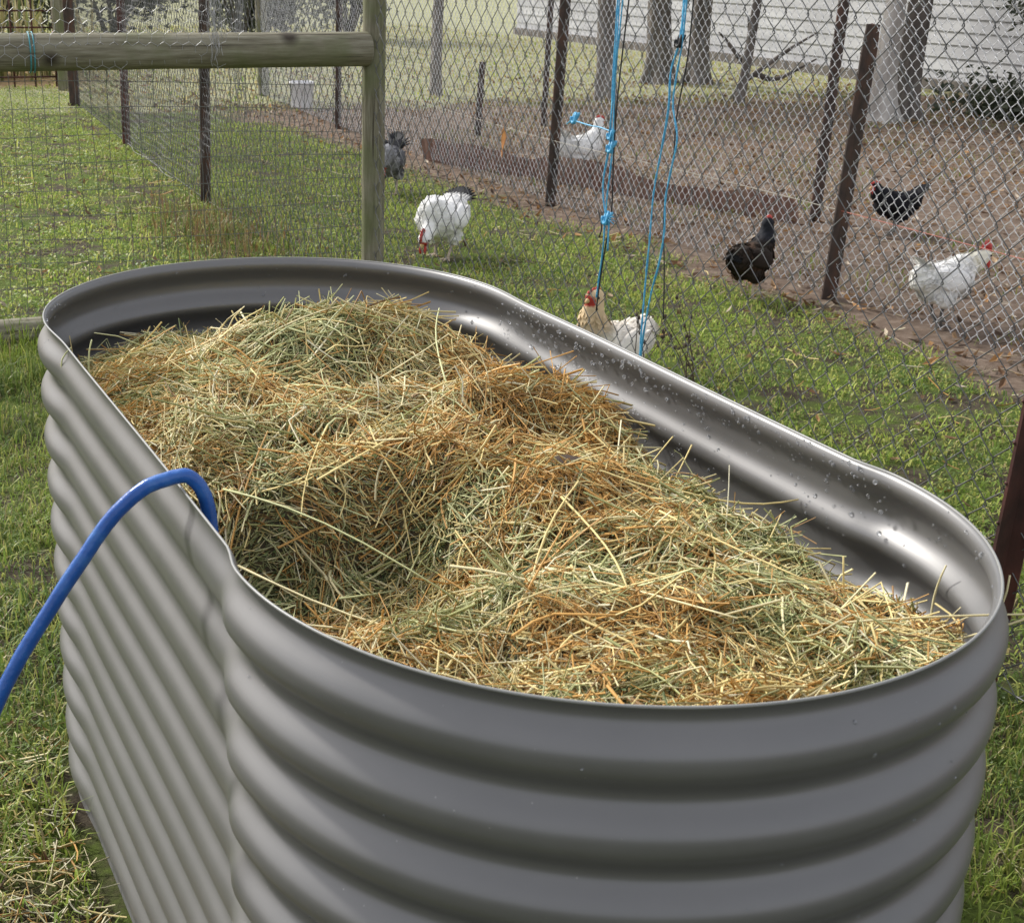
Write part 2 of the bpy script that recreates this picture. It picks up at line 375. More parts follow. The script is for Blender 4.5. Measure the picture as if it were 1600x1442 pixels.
# water beads on the rim and inner walls
mb = MB()
hs = bmesh.new(); bmesh.ops.create_icosphere(hs, subdivisions=2, radius=1); hv = np.array([v.co[:] for v in hs.verts]); hf = np.array([[v.index for v in f.verts] for f in hs.faces]); hs.free()
nd = 560
for k in range(nd):
    u = rng.random()
    z = H-.003-abs(rng.normal(0, .045)); z = max(z, .6)
    if rng.random() < .72: y = rng.uniform(-L, L); x = R0-DIN; nx, ny = -1., 0.
    else:
        t = rng.uniform(-.5*np.pi, np.pi); x = R0*math.cos(t); y = math.copysign(L, math.sin(t))+E_*R0*math.sin(t); nx, ny = -math.cos(t), -math.sin(t)
    o = (side_offset(z) if ny == 0 else wall_offset(z))-.0016; x -= nx*o; y -= ny*o
    s = rng.choice([.0009, .0013, .0019, .0026], p=[.45, .3, .18, .07])
    mb.add(hv*np.array([s, s, s*1.1])+np.array([x, y, z]), T=hf)
for k in range(70):
    t = rng.uniform(0, np.pi); z = rng.uniform(.35, .74); o = wall_offset(z)
    x = (R0+o)*math.cos(t); y = -L-(E_*R0+o)*math.sin(t); s = rng.uniform(.0007, .0014)
    mb.add(hv*s+np.array([x, y, z]), T=hf)
tag(mb.build('water_drops', M['water'], bed), kind='stuff')

# ------------------------------------------------------------------ hay
def gau(x, y, cx, cy, sx, sy): return np.exp(-.5*(((x-cx)/sx)**2+((y-cy)/sy)**2))
def hayz(x, y, det=True):
    h = .665+0*x
    h = h+.098*gau(x, y, .09, .38, .125, .095)+.030*gau(x, y, -.17, .40, .14, .12)
    h = h+.072*gau(x, y, .13, .03, .16, .10)
    h = h+.062*gau(x, y, -.22, .08, .12, .15)
    h = h-.028*gau(x, y, .0, .20, .07, .05)
    cliff = sstep(-.14, -.20, y+.25*x+.03*(fbm(x*9, y*9, 2)-.5))*sstep(.02, -.10, x)*sstep(-.46, -.28, y)
    h = h-.105*cliff
    h = h+.055*gau(x, y, .08, -.22, .13, .12)+.02*gau(x, y, .05, -.55, .2, .12)
    h = h-.062*sstep(.25+.03*(fbm(y*7, y*0+2, 2)-.5), .325, x)*sstep(-.75, -.5, y)-.02*sstep(.5, .75, y)
    h = h+.030*sstep(-.5, -.74, y)
    if det: h = h+.046*(fbm(x*8+3, y*8+1, 3)-.5)+.034*(fbm(x*13+3, y*13+1, 2)-.5)+.016*(fbm(x*26, y*26, 2)-.5)
    return h
gx = np.linspace(-.36, .36, 150); gy = np.linspace(-.84, .84, 330); GX, GY = np.meshgrid(gx, gy)
k = np.sqrt(GX**2+(np.maximum(np.abs(GY)-L, 0)/E_)**2); sc = np.minimum(1, (R0-DIN-.011)/np.maximum(k, 1e-6))
SX = GX*sc; SY = np.where(np.abs(GY) > L, np.sign(GY)*(L+(np.abs(GY)-L)*sc), GY)
GZ = hayz(SX, SY)-.010
idx = np.arange(GX.size).reshape(GX.shape)
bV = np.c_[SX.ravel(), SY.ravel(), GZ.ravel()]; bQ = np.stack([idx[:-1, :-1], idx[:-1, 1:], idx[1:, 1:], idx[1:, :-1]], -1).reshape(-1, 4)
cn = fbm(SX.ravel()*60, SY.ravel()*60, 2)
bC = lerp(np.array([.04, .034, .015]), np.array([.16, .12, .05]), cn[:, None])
def rand_in(nn, margin):
    out = []
    while sum(map(len, out)) < nn:
        p = np.c_[rng.uniform(-.36, .36, nn), rng.uniform(-.84, .84, nn)]; out.append(p[inside(p[:, 0], p[:, 1], margin)])
    return np.concatenate(out)[:nn]
def rand_slope(nn, margin):      # spread by true surface area, so steep faces are covered too
    p = rand_in(nn*3, margin); e = .006
    g_ = np.hypot(hayz(p[:, 0]+e, p[:, 1])-hayz(p[:, 0]-e, p[:, 1]), hayz(p[:, 0], p[:, 1]+e)-hayz(p[:, 0], p[:, 1]-e))/(2*e)
    w_ = np.minimum(np.sqrt(1+g_**2), 3.5); return p[rng.choice(len(p), nn, replace=False, p=w_/w_.sum())]
PAL = np.array([[.76, .62, .27], [.82, .73, .42], [.62, .35, .10], [.45, .46, .19], [.60, .61, .31], [.16, .20, .08], [.34, .20, .08], [.86, .80, .55]])
def hay_layer(nn, lmed, lsig, r0, r1, tilt, zoff, npts=4, lmax=.2, flow=1.0, weights=None, bend=.12, margin=.024):
    p = rand_slope(nn, margin); x, y = p.T
    z0 = hayz(x, y)
    e = .004; dzx = (hayz(x+e, y)-hayz(x-e, y))/(2*e); dzy = (hayz(x, y+e)-hayz(x, y-e))/(2*e)
    lim = np.maximum(1, np.hypot(dzx, dzy)/.8); dzx /= lim; dzy /= lim
    fl = fbm(x*4.5+11, y*4.5+4, 2)*4*np.pi*flow
    az = fl+rng.normal(0, .6, nn)
    ln = np.clip(lmed*np.exp(rng.normal(0, lsig, nn)), .006, lmax)
    d = np.c_[np.cos(az), np.sin(az)]
    slope = d[:, 0]*dzx+d[:, 1]*dzy
    D = nrm(np.c_[d, slope+rng.normal(0, tilt, nn)])
    c0 = np.c_[x, y, z0+zoff[0]+(zoff[1]-zoff[0])*rng.random(nn)**1.5]
    t = np.linspace(-.5, .5, npts)
    side = nrm(np.cross(D, rng.normal(size=(nn, 3))))
    bd = (ln*bend*rng.normal(0, 1, nn))[:, None, None]
    Pp = c0[:, None]+D[:, None]*(ln[:, None, None]*t[None, :, None])+side[:, None]*bd*((4*t*t-.5)[None, :, None])
    # kinks
    kk = rng.random(nn) < .25
    Pp[kk, npts//2] += rng.normal(0, .12, (kk.sum(), 3))*ln[kk, None]
    ok = np.all(inside(Pp[..., 0], Pp[..., 1], DIN+.0105), axis=1)
    Pp = Pp[ok]; x = x[ok]; y = y[ok]; nn = len(Pp)
    rad = rng.uniform(r0, r1, nn)[:, None]*np.linspace(1.0, .65, npts)[None]
    mixn = fbm(x*7+40, y*7+20, 3)+.16*gau(x, y, -.17, -.20, .09, .07)+.05*gau(x, y, -.18, .0, .12, .1)          # straw / green flakes; leafy hollow made darker green to stand for its shade
    orn = fbm(x*9+3, y*9+70, 2)
    w = np.tile(np.array(weights if weights is not None else [.30, .20, .17, .11, .10, .03, .05, .04]), (nn, 1))
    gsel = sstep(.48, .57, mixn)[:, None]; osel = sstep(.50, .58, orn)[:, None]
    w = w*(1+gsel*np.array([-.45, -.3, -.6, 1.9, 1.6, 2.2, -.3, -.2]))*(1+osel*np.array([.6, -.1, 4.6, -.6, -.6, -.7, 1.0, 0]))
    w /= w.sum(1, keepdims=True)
    ci = (w.cumsum(1) < rng.random(nn)[:, None]).sum(1).clip(0, 7)
    col = PAL[ci]*rng.uniform(.7, 1.15, (nn, 1))
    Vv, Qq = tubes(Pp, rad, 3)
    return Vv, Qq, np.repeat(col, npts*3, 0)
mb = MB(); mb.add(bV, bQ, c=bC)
for args in (dict(nn=42000, lmed=.018, lsig=.5, r0=.0004, r1=.0010, tilt=.45, zoff=(-.010, .004), npts=3, weights=[.22, .14, .19, .13, .12, .08, .09, .03]),
             dict(nn=17000, lmed=.040, lsig=.5, r0=.0005, r1=.0012, tilt=.28, zoff=(-.006, .007)),
             dict(nn=3000, lmed=.085, lsig=.4, r0=.0008, r1=.0018, tilt=.16, zoff=(-.002, .009), npts=6, lmax=.22, bend=.10, weights=[.33, .27, .10, .08, .12, .0, .03, .07]),
             dict(nn=240, lmed=.055, lsig=.4, r0=.0008, r1=.0017, tilt=1.1, zoff=(.0, .010), npts=5, lmax=.11, weights=[.33, .27, .10, .08, .12, .0, .03, .07])):
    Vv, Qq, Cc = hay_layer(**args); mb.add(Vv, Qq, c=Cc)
# leaf flakes
nf = 46000; p = rand_slope(nf, .024); z = hayz(p[:, 0], p[:, 1])+rng.uniform(-.008, .006, nf)
u = nrm(rng.normal(size=(nf, 3))*np.array([1, 1, .55])); v_ = nrm(np.cross(u, rng.normal(size=(nf, 3))))
s1 = rng.uniform(.0012, .0042, nf)[:, None]; s2 = s1*rng.uniform(.3, .6, (nf, 1)); c0 = np.c_[p, z]
fv = np.stack([c0-u*s1, c0-v_*s2, c0+u*s1, c0+v_*s2], 1).reshape(-1, 3)
mixn = sstep(.42, .6, fbm(p[:, 0]*7+40, p[:, 1]*7+20, 3)+.16*gau(p[:, 0], p[:, 1], -.17, -.20, .09, .07))[:, None]  # more green leaf in the hollow, painting in some of its shade
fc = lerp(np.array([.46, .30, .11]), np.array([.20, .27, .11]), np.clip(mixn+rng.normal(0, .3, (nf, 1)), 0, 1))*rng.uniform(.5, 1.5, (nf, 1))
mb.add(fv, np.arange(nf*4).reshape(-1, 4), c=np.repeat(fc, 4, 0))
# stalks that stick up at the edges
prot = [((.30, -.62, .63), (.315, -.66, .735)), ((.24, -.55, .63), (.235, -.53, .715)), ((.22, -.66, .68), (.335, -.735, .745)), ((.31, -.58, .64), (.322, -.575, .71)),
        ((.12, -.6, .69), (.31, -.70, .715)), ((.28, -.50, .62), (.25, -.60, .685)), ((-.325, .30, .70), (-.318, .305, .775)), ((-.335, .34, .70), (-.338, .35, .755)),
        ((.10, .10, .72), (.20, .36, .765)), ((.05, -.30, .72), (.0, -.52, .715)), ((-.05, -.42, .66), (.07, -.30, .735)), ((-.26, -.10, .70), (-.1, -.36, .655)),
        ((-.02, -.40, .69), (.05, -.62, .72)), ((.14, -.35, .71), (.19, -.55, .70)), ((-.28, -.22, .66), (-.13, -.46, .652)), ((-.31, -.30, .64), (-.06, -.58, .67)),
        ((.18, -.05, .72), (.33, .02, .70)), ((.22, -.25, .69), (.335, -.33, .69)), ((.1, .45, .74), (.26, .42, .735)), ((-.1, .2, .72), (.0, .04, .73))]
for a_, b_ in prot:
    a_ = np.array(a_); b_ = np.array(b_); q = a_+(b_-a_)*np.linspace(0, 1, 7)[:, None]; q += np.sin(np.linspace(0, np.pi, 7))[:, None]*rng.normal(0, .008, 3)
    Vv, Qq, Tt = tube1(q, np.linspace(.0014, .0009, 7), 5); mb.add(Vv, Qq, Tt, c=PAL[rng.choice([0, 1, 4])]*1.05)
# a curled brown leaf on top
lv = np.array([[-.02, -.005, .003], [0, -.012, .0], [.022, -.003, .006], [.0, .010, .010], [0, 0, .007]])
for cxy in ((.085, -.235),):
    cz = float(hayz(np.array([cxy[0]]), np.array([cxy[1]]))[0])+.006
    mb.add(lv+np.array([*cxy, cz]), T=[[0, 1, 4], [1, 2, 4], [2, 3, 4], [3, 0, 4]], c=(.10, .07, .05))
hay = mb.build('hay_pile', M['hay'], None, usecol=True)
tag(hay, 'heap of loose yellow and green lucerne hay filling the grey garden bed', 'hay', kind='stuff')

# ------------------------------------------------------------------ hose
hp = [(-.322, -.262, .640), (-.316, -.254, .690), (-.3155, -.25, .728), (-.321, -.248, .756), (-.334, -.246, .773), (-.350, -.243, .7725), (-.378, -.241, .764), (-.408, -.240, .741), (-.441, -.241, .701), (-.475, -.242, .655), (-.509, -.244, .606), (-.545, -.247, .54),
      (-.60, -.25, .40), (-.66, -.25, .24), (-.74, -.24, .10), (-.86, -.22, .02), (-1.05, -.16, .009), (-1.4, -.05, .009), (-1.9, -.15, .009)]
hp = spline(hp, 8)
rg = np.random.default_rng(12); hp[20:] += np.cumsum(rg.normal(0, .00013, hp[20:].shape), 0)
V, Q, T = tube1(hp, (.0073)*(1+.02*(fbm(np.arange(len(hp))*.35, np.zeros(len(hp)), 2)-.5)), 16)
tag(mesh_np('garden_hose', V, [Q, T], M['hose']), 'blue garden hose looped over the left rim of the grey garden bed', 'hose')

# ------------------------------------------------------------------ fences
def poly(pts):
    pts = np.asarray(pts, float); s = np.r_[0, np.cumsum(np.hypot(*np.diff(pts, axis=0).T))]
    def at(u): return np.stack([np.interp(u, s, pts[:, 0]), np.interp(u, s, pts[:, 1])], -1)
    return at, s[-1]
def chain_link(pts, z0, z1, w, hh, r, seed, sagamp=.004):
    at, Ln = poly(pts); rg = np.random.default_rng(seed)
    w = w/2; nw = int(Ln/w); ns = int((z1-z0)/(hh/2))
    i = np.arange(nw)[:, None]; j = np.arange(ns+1)[None]
    sgn = np.where((i+j) % 2 == 0, -1., 1.)
    u = (i+.5)*w+sgn*(w*.5+.0012); z = z0+j*hh/2+0*i
    u = u+sagamp*(fbm(u*3+seed, z*4, 2)-.5)*2+rg.normal(0, .0007, u.shape); z = z+sagamp*(fbm(u*3+50, z*3+seed, 2)-.5)*2+rg.normal(0, .0007, z.shape)
    # points: at each node a short vertical knuckle, helix offset normal to the plane
    kz = hh*.055
    U = np.repeat(u, 2, 1); Zz = np.stack([z-kz, z+kz], -1).reshape(nw, -1)
    off = np.stack([.0022*sgn, -.0022*sgn], -1).reshape(nw, -1)
    P = at(U.ravel()).reshape(nw, -1, 2)
    tg = nrm(at((U+.01).ravel())-at((U-.01).ravel())).reshape(nw, -1, 2)
    P3 = np.concatenate([P+np.stack([-tg[..., 1], tg[..., 0]], -1)*off[..., None], Zz[..., None]], -1)
    return tubes(P3, r, 4)
def picket(name, base, top, mat, parent=None, s=.021, sides_rot=0.):
    """Y-section star picket with a bevelled tip and a row of holes suggested by studs"""
    b_ = np.array(base, float); t_ = np.array(top, float); ax = nrm(t_-b_)
    e1 = nrm(np.cross(ax, [math.sin(sides_rot), math.cos(sides_rot), 0])); e2 = np.cross(ax, e1)
    prof = []
    for k in range(3):
        a_ = k*2*np.pi/3+sides_rot; d_ = np.array([math.cos(a_), math.sin(a_)]); pz = np.array([-d_[1], d_[0]])
        tt = s*.11
        prof += [d_*s-pz*tt, d_*s+pz*tt, np.array([math.cos(a_+np.pi/3), math.sin(a_+np.pi/3)])*s*.22]
    prof = np.array(prof); n9 = len(prof)
    ls = np.linspace(0, 1, 14); Lh = np.linalg.norm(t_-b_)
    V = []
    for q in ls: V.append(b_+ax*Lh*q+prof[:, :1]*e1*(1 if q < .99 else .85)+prof[:, 1:]*e2*(1 if q < .99 else .85))
    V = np.concatenate(V); i = np.arange(n9*len(ls)).reshape(len(ls), n9)
    Q = np.stack([i[:-1], np.roll(i[:-1], -1, 1), np.roll(i[1:], -1, 1), i[1:]], -1).reshape(-1, 4)
    c_ = len(V); V = np.concatenate([V, [t_]]); l = i[-1]
    T = np.stack([l, np.roll(l, -1), np.full(n9, c_)], -1)
    mb = MB(); mb.add(V, Q, T)
    k = .06
    while k < Lh-.04:      # studs along the leading flange
        sv = hv*.0035+b_+ax*k+(prof[0, 0]*e1+prof[0, 1]*e2)*.98; mb.add(sv, T=hf); k += .075
    return mb.build(name, mat, parent, smooth=False)
def wood_pole(name, a_, b_, r, parent, sides=20, seed=0, rings_=24):
    a_ = np.array(a_, float); b_ = np.array(b_, float); ax = nrm(b_-a_); e1 = nrm(np.cross(ax, [.3, .5, .81])); e2 = np.cross(ax, e1); Lh = np.linalg.norm(b_-a_)
    q = np.linspace(0, 1, rings_); th = np.arange(sides)*2*np.pi/sides
    rr = r*(1+.05*(fbm(np.cos(th)[None]*1.2+q[:, None]*Lh*3+seed, np.sin(th)[None]*1.2+seed*3, 2)-.5)*2)
    rr[[0, -1]] *= .94
    q = q.copy(); q[1] = min(.006/Lh, q[1]); q[-2] = max(1-.006/Lh, q[-2])
    V = a_+ax*(q*Lh)[:, None, None]+rr[..., None]*(np.cos(th)[None, :, None]*e1+np.sin(th)[None, :, None]*e2)
    C = np.stack(np.broadcast_arrays((q*Lh)[:, None]+seed, r*np.cos(th)[None]*1.0+seed, r*np.sin(th)[None]*1.0), -1)
    i = np.arange(rings_*sides).reshape(rings_, sides)
    Q = np.stack([i[:-1], np.roll(i[:-1], -1, 1), np.roll(i[1:], -1, 1), i[1:]], -1).reshape(-1, 4)
    V = np.concatenate([V.reshape(-1, 3), [a_, b_]]); C = np.concatenate([C.reshape(-1, 3), [[seed, 0, 0], [seed+Lh, 0, 0]]]); n_ = rings_*sides
    T = np.concatenate([np.stack([np.roll(i[0], -1), i[0], np.full(sides, n_)], -1), np.stack([i[-1], np.roll(i[-1], -1), np.full(sides, n_+1)], -1)])
    return mesh_np(name, V, [Q, T], M['wood'], parent, C)

# post-and-rail section with welded mesh
fa = empty('wooden_rail_fence', (1.28, 3.4, 0), 'weathered round pole fence with a thick top rail and welded wire mesh', 'fence')
def par(o, p):   # parent keeping world placement (p is only translated)
    o.parent = p; o.location = -p.location; return o
par(wood_pole('post', (1.286, 3.4, -.05), (1.292, 3.4, 1.42), .0415, None, seed=2), fa)
par(wood_pole('rail', (-2.4, 3.385, .925), (1.262, 3.385, .936), .0585, None, seed=5, rings_=40), fa)
par(wood_pole('bottom_log', (-2.4, 3.33, .03), (.55, 3.36, .028), .056, None, seed=9, rings_=30), fa)
mb = MB(); rg = np.random.default_rng(5)
xsr = np.arange(-2.35, 1.25, .052); zr = np.linspace(.06, .875, 15)
Pv = np.stack([np.stack(np.broadcast_arrays(xx+.006*np.sin(zr*5+xx*3)+rg.normal(0, .0015, 15), 3.40+.008*np.sin(xx*4+zr*6), zr), -1) for xx in xsr])
mb.add(*tubes(Pv, .0011, 4))
xr = np.linspace(-2.35, 1.245, 60)
for zz in np.arange(.07, .88, .084):
    q = np.stack(np.broadcast_arrays(xr, 3.402+.008*np.sin(xr*4+zz*6), zz+.008*np.sin(xr*3.1+zz*9)+.012*np.sin(xr*1.3+2)), -1)
    mb.add(*tubes(q[None], .0011, 4))
par(mb.build('wire_mesh', M['mesh_wire']), fa)

# chain link fence along the run (near) and the one behind it
Dpts = [(1.243, -2.2), (1.25, -1.2), (1.28, 3.4), (1.355, 5.96), (1.485, 8.41), (1.68, 11.14)]
fd = empty('chain_link_fence', (1.28, 3.4, 0), 'near dark chain link fence running beside the garden bed and the pole post', 'fence', 'chain link fences around the chicken run')
V, Q = chain_link(Dpts, .015, 1.50, .0735, .0815, .00145, 1)
par(mesh_np('chain_mesh', V, [Q], M['wire']), fd)
mb = MB(); at, Ln = poly(Dpts); uu = np.linspace(0, Ln, 120)
for zz in (.02, 1.50): mb.add(*tubes(np.c_[at(uu), np.full(120, zz)][None], .0016, 4))
par(mb.build('tension_wire', M['wire']), fd)
o = par(picket('post', (1.251, .245, -.1), (1.251, .18, 1.12), M['red_picket'], s=.031, sides_rot=.5), fd); o['label'] = 'dark red rusty star picket beside the garden bed'
par(picket('post', (1.356, 5.965, -.1), (1.345, 5.80, 1.25), M['picket'], s=.030, sides_rot=.3), fd)
par(picket('post', (1.485, 8.41, -.1), (1.485, 8.36, 1.25), M['red_picket'], s=.030, sides_rot=.3), fd)
par(picket('post', (1.66, 11.14, -.1), (1.64, 11.1, 1.25), M['picket'], s=.05, sides_rot=.2), fd)

Bpts = [(2.95, -1.0), (3.08, 2.2), (3.08, 5.4), (3.22, 9.05), (3.42, 11.63)]
fb = empty('chain_link_fence', (3.08, 5.38, 0), 'far silvery chain link fence with brown star pickets behind the chickens', 'fence', 'chain link fences around the chicken run')
V, Q = chain_link(Bpts, .02, 1.50, .050, .054, .00148, 4)
par(mesh_np('chain_mesh', V, [Q], M['wire_new']), fb)
par(picket('post', (3.075, 3.035, -.1), (3.075, 2.95, 1.035), M['picket'], s=.032, sides_rot=.4), fb)
par(picket('post', (3.08, 5.385, -.1), (3.075, 5.30, 1.16), M['picket'], s=.030, sides_rot=.4), fb)
par(picket('post', (3.22, 9.05, -.1), (3.22, 9.0, 1.2), M['picket'], s=.026, sides_rot=.4), fb)
o = par(wood_pole('post', (3.45, 11.63, -.1), (3.42, 11.6, 1.3), .052, None, seed=12), fb); o['label'] = 'round wooden corner post'
mb = MB(); at, Ln = poly(Bpts)
def strw(u0, u1, rr):
    uu = np.linspace(u0, u1, 40); p_ = at(uu); p_ = np.c_[p_[:, 0]-.02, p_[:, 1], .345+.006*np.sin(uu*1.7)]
    return tubes(p_[None], rr, 5)
m, n, b = newmat('pale_cord'); b.inputs['Base Color'].default_value = (.30, .28, .22, 1); M['pale'] = m
m, n, b = newmat('orange_cord'); b.inputs['Base Color'].default_value = (.34, .09, .055, 1); M['orange'] = m
yb = lambda yy: (yy+1.0)*1.0003
par(MB().add(*strw(yb(3.0), yb(8.6), .0016)).build('cord', M['pale']), fb)
o = par(MB().add(*strw(yb(-.8), yb(2.99), .0017)).build('cord', M['orange']), fb); o['label'] = 'orange red stretch of cord'

# chicken netting (hexagonal)
def hexnet(mask, to3, u0, u1, v0, v1, a=.0235, r=.00065, jit=.0018, seed=1):
    rg = np.random.default_rng(seed); w = math.sqrt(3)*a; seen = {}; pts = []; edges = []
    def node(u, v):
        k = (round(u/a*4), round(v/a*4))
        if k not in seen: seen[k] = len(pts); pts.append((u+rg.normal(0, jit), v+rg.normal(0, jit)))
        return seen[k]
    row = 0; v = v0
    while v < v1:
        u = u0+(w/2 if row % 2 else 0)
        while u < u1:
            # one node pair per hexagon: vertical edge plus two slanted edges
            if mask(u, v) :
                n0 = node(u, v); n1 = node(u, v+a); n2 = node(u+w/2, v+a*1.5); n3 = node(u-w/2, v+a*1.5)
                edges += [(n0, n1), (n1, n2), (n1, n3)]
            u += w
        v += 1.5*a; row += 1
    pts = np.array(pts); P = np.array([to3(*q) for q in pts]); e = np.array(edges)
    return tubes(np.stack([P[e[:, 0]], P[e[:, 1]]], 1), r, 4)
net = empty('chicken_netting', (0, 3.31, .9), 'hexagonal wire netting hung over the thick wooden top rail', 'wire netting')
def m1(u, v):
    return -2.3 < u < .74+.06*math.sin(v*40) and v > .862+.006*math.sin(u*14) and not (v > .93 and math.sin(u*9+v*31) > 1.2)
V, Q = hexnet(m1, lambda u, v: (u, 3.322+.012*math.sin(u*5+v*13), v), -2.3, .85, .86, 1.32)
mb = MB(); mb.add(V, Q)
rg = np.random.default_rng(9)
for k in range(16):     # crumpled cut edge
    x0 = .70+rg.normal(0, .016); zz = np.linspace(.86+rg.uniform(0, .15), 1.30, 22)
    q = np.stack([x0+.012*np.cumsum(rg.normal(0, .35, 22)), 3.31+.01*rg.normal(0, 1, 22), zz], -1); mb.add(*tubes(q[None], .0008, 4))
o = mb.build('hex_mesh', M['net']); par(o, net)
net2 = empty('chicken_netting', (1.4, 7, 0), 'torn hexagonal netting sagging on the chain link round a dark picket', 'wire netting')
def m2(y, z):
    lo = np.interp(y, [4.9, 5.06, 5.55, 6.1, 6.67, 8.3], [.75, .6, .31, .12, .02, .02])
    return 4.98+.1*math.sin(z*20) < y < 8.35 and z > lo+.02*math.sin(y*9)
def d3(y, z): p_ = np.interp(y, [3.4, 5.96, 8.41], [1.28, 1.355, 1.485]); return (p_-.03+.012*math.sin(y*7+z*9), y, z)
V, Q = hexnet(m2, d3, 4.9, 8.4, .02, 1.25, a=.026, seed=3, jit=.003, r=.00065)
mb = MB(); mb.add(V, Q)
for k in range(14):
    y0 = 5.05+rg.normal(0, .05); zz = np.linspace(.5+rg.uniform(-.2, .3), 1.25, 20)
    q = np.array([d3(y0+dy, z_) for dy, z_ in zip(.02*np.cumsum(rg.normal(0, .5, 20)), zz)]); mb.add(*tubes(q[None], .0009, 4))
q = np.array([d3(y_, z_) for y_, z_ in zip(np.linspace(8.3, 6.67, 20), .03+.004*np.sin(np.arange(20)))]); mb.add(*tubes(q[None], .0016, 4))
par(mb.build('hex_mesh', M['old_net']), net2)

# ------------------------------------------------------------------ twine
def strand(mb, P, r=.0026, seed=0):
    P = spline(np.asarray(P, float), 6); n_ = len(P); rg = np.random.default_rng(seed)
    # two twisted plies
    for ph in (0, np.pi):
        s_ = np.r_[0, np.cumsum(np.linalg.norm(np.diff(P, axis=0), axis=1))]*420+ph
        q = P+np.stack([.0011*np.cos(s_), .0011*np.sin(s_), 0*s_], -1)
        mb.add(*tube1(q, r*.62, 6))
def knot(mb, c, s, seed, mat=None):
    rg = np.random.default_rng(seed)
    t = np.linspace(0, 2*np.pi*2.6, 60)
    q = np.array(c)+np.stack([s*.55*np.cos(t), s*(.8*np.cos(t*.73+1)), s*np.sin(t*1.17)], -1); mb.add(*tube1(q, s*.30, 6))
tw = [(1.257, 1.689, 1.20), (1.257, 1.688, .99), (1.257, 1.685, .843), (1.257, 1.687, .801), (1.257, 1.706, .722), (1.257, 1.701, .674), (1.257, 1.682, .628), (1.257, 1.687, .619), (1.257, 1.688, .545), (1.257, 1.701, .459), (1.257, 1.707, .416)]
tw2 = [(1.254, 1.655, 1.20), (1.254, 1.666, 1.066), (1.254, 1.673, .975), (1.254, 1.667, .845), (1.254, 1.665, .806), (1.254, 1.67, .743), (1.254, 1.678, .678), (1.254, 1.676, .633), (1.254, 1.662, .623), (1.254, 1.659, .547)]
tail = [(1.254, 1.676, .843), (1.25, 1.73, .848), (1.25, 1.774, .847), (1.252, 1.859, .850), (1.252, 1.872, .853), (1.252, 1.903, .837)]
DX = -.006
mb = MB()
for k, P in enumerate((tw, tw2, tail)): strand(mb, np.array(P)+np.array([DX, 0, 0]), seed=k)
strand(mb, [(1.246, 1.672, 1.2), (1.246, 1.672, .99), (1.246, 1.680, .843)], seed=8)
t_a = mb.build('twine', M['twine'])
tag(t_a, 'knotted light blue twine hanging on the near fence with a sideways loose end', 'twine', 'blue twines tied to the near fence')
mb = MB(); knot(mb, (1.25, 1.680, .835), .011, 1); knot(mb, (1.25, 1.674, .806), .013, 2); mb.build('knot', M['twine'], t_a)
mb = MB(); knot(mb, (1.25, 1.868, .856), .012, 3); mb.build('knot', M['twine'], t_a)
mb = MB(); knot(mb, (1.25, 1.675, .628), .014, 4)
for k in range(9): mb.add(*tube1([(1.25, 1.672, .63), (1.25-.006*(k % 3), 1.64-.004*(k % 2), .63+.006*(k-4)/2)], .0011, 5))
mb.build('knot', M['twine'], t_a)
b1 = [(1.255, 1.393, 1.20), (1.255, 1.397, 1.079), (1.255, 1.425, 1.009), (1.255, 1.424, .923), (1.255, 1.44, .833), (1.255, 1.462, .725), (1.255, 1.466, .602), (1.255, 1.471, .506), (1.255, 1.473, .29), (1.255, 1.45, .10)]
b2 = [(1.252, 1.375, 1.20), (1.252, 1.381, 1.079), (1.252, 1.396, .997), (1.252, 1.401, .932), (1.252, 1.374, .863), (1.252, 1.387, .796), (1.252, 1.404, .719), (1.252, 1.399, .644), (1.252, 1.411, .565), (1.252, 1.442, .465), (1.252, 1.466, .30), (1.252, 1.45, .10)]
mb = MB()
for k, P in enumerate((b1, b2)): strand(mb, np.array(P)+np.array([DX, 0, 0]), seed=20+k)
strand(mb, [(1.246, 1.384, 1.2), (1.246, 1.386, 1.13), (1.246, 1.388, 1.075)], seed=31)
t_b = mb.build('twine', M['twine'])
tag(t_b, 'long light blue twine loop splitting below a black tie on the near fence', 'twine', 'blue twines tied to the near fence')
mb = MB(); knot(mb, (1.246, 1.392, 1.075), .012, 5); mb.build('tie', M['black'], t_b)
cordA = MB()
for P in ([(1.257, 1.641, 1.2), (1.257, 1.667, .976), (1.257, 1.674, .852), (1.257, 1.671, .727), (1.257, 1.668, .647), (1.257, 1.699, .493), (1.257, 1.715, .38)], [(1.257, 1.734, .955), (1.257, 1.688, .916), (1.257, 1.674, .852)], [(1.257, 1.735, .64), (1.257, 1.712, .60), (1.257, 1.722, .57)]):
    cordA.add(*tube1(np.array(P)+np.array([-.002, -.004, 0]), .0019, 6, sub=6))
tag(cordA.build('black_cord', M['black']), 'thin black cord hanging beside the knotted blue twine with a loose end', 'cord', 'black cords on the near fence')
cordB = MB().add(*tube1(np.array([(1.257, 1.366, 1.2), (1.257, 1.373, 1.041), (1.257, 1.40, .911), (1.257, 1.402, .808), (1.257, 1.425, .685), (1.257, 1.405, .55), (1.257, 1.392, .43)])+np.array([-.002, -.004, 0]), .0017, 6, sub=6))
tag(cordB.build('black_cord', M['black']), 'thin black cord hanging beside the long blue twine loop', 'cord', 'black cords on the near fence')
mb = MB()
for dx in (0, .012):
    t = np.linspace(0, 2*np.pi, 40); mb.add(*tube1(np.stack([.105+dx+.004*np.cos(t), 3.385+.0625*np.cos(t), .933+.0625*np.sin(t)], -1), .0022, 6))
tag(mb.build('twine', M['teal']), 'faded teal twine tied round the wooden top rail', 'twine')

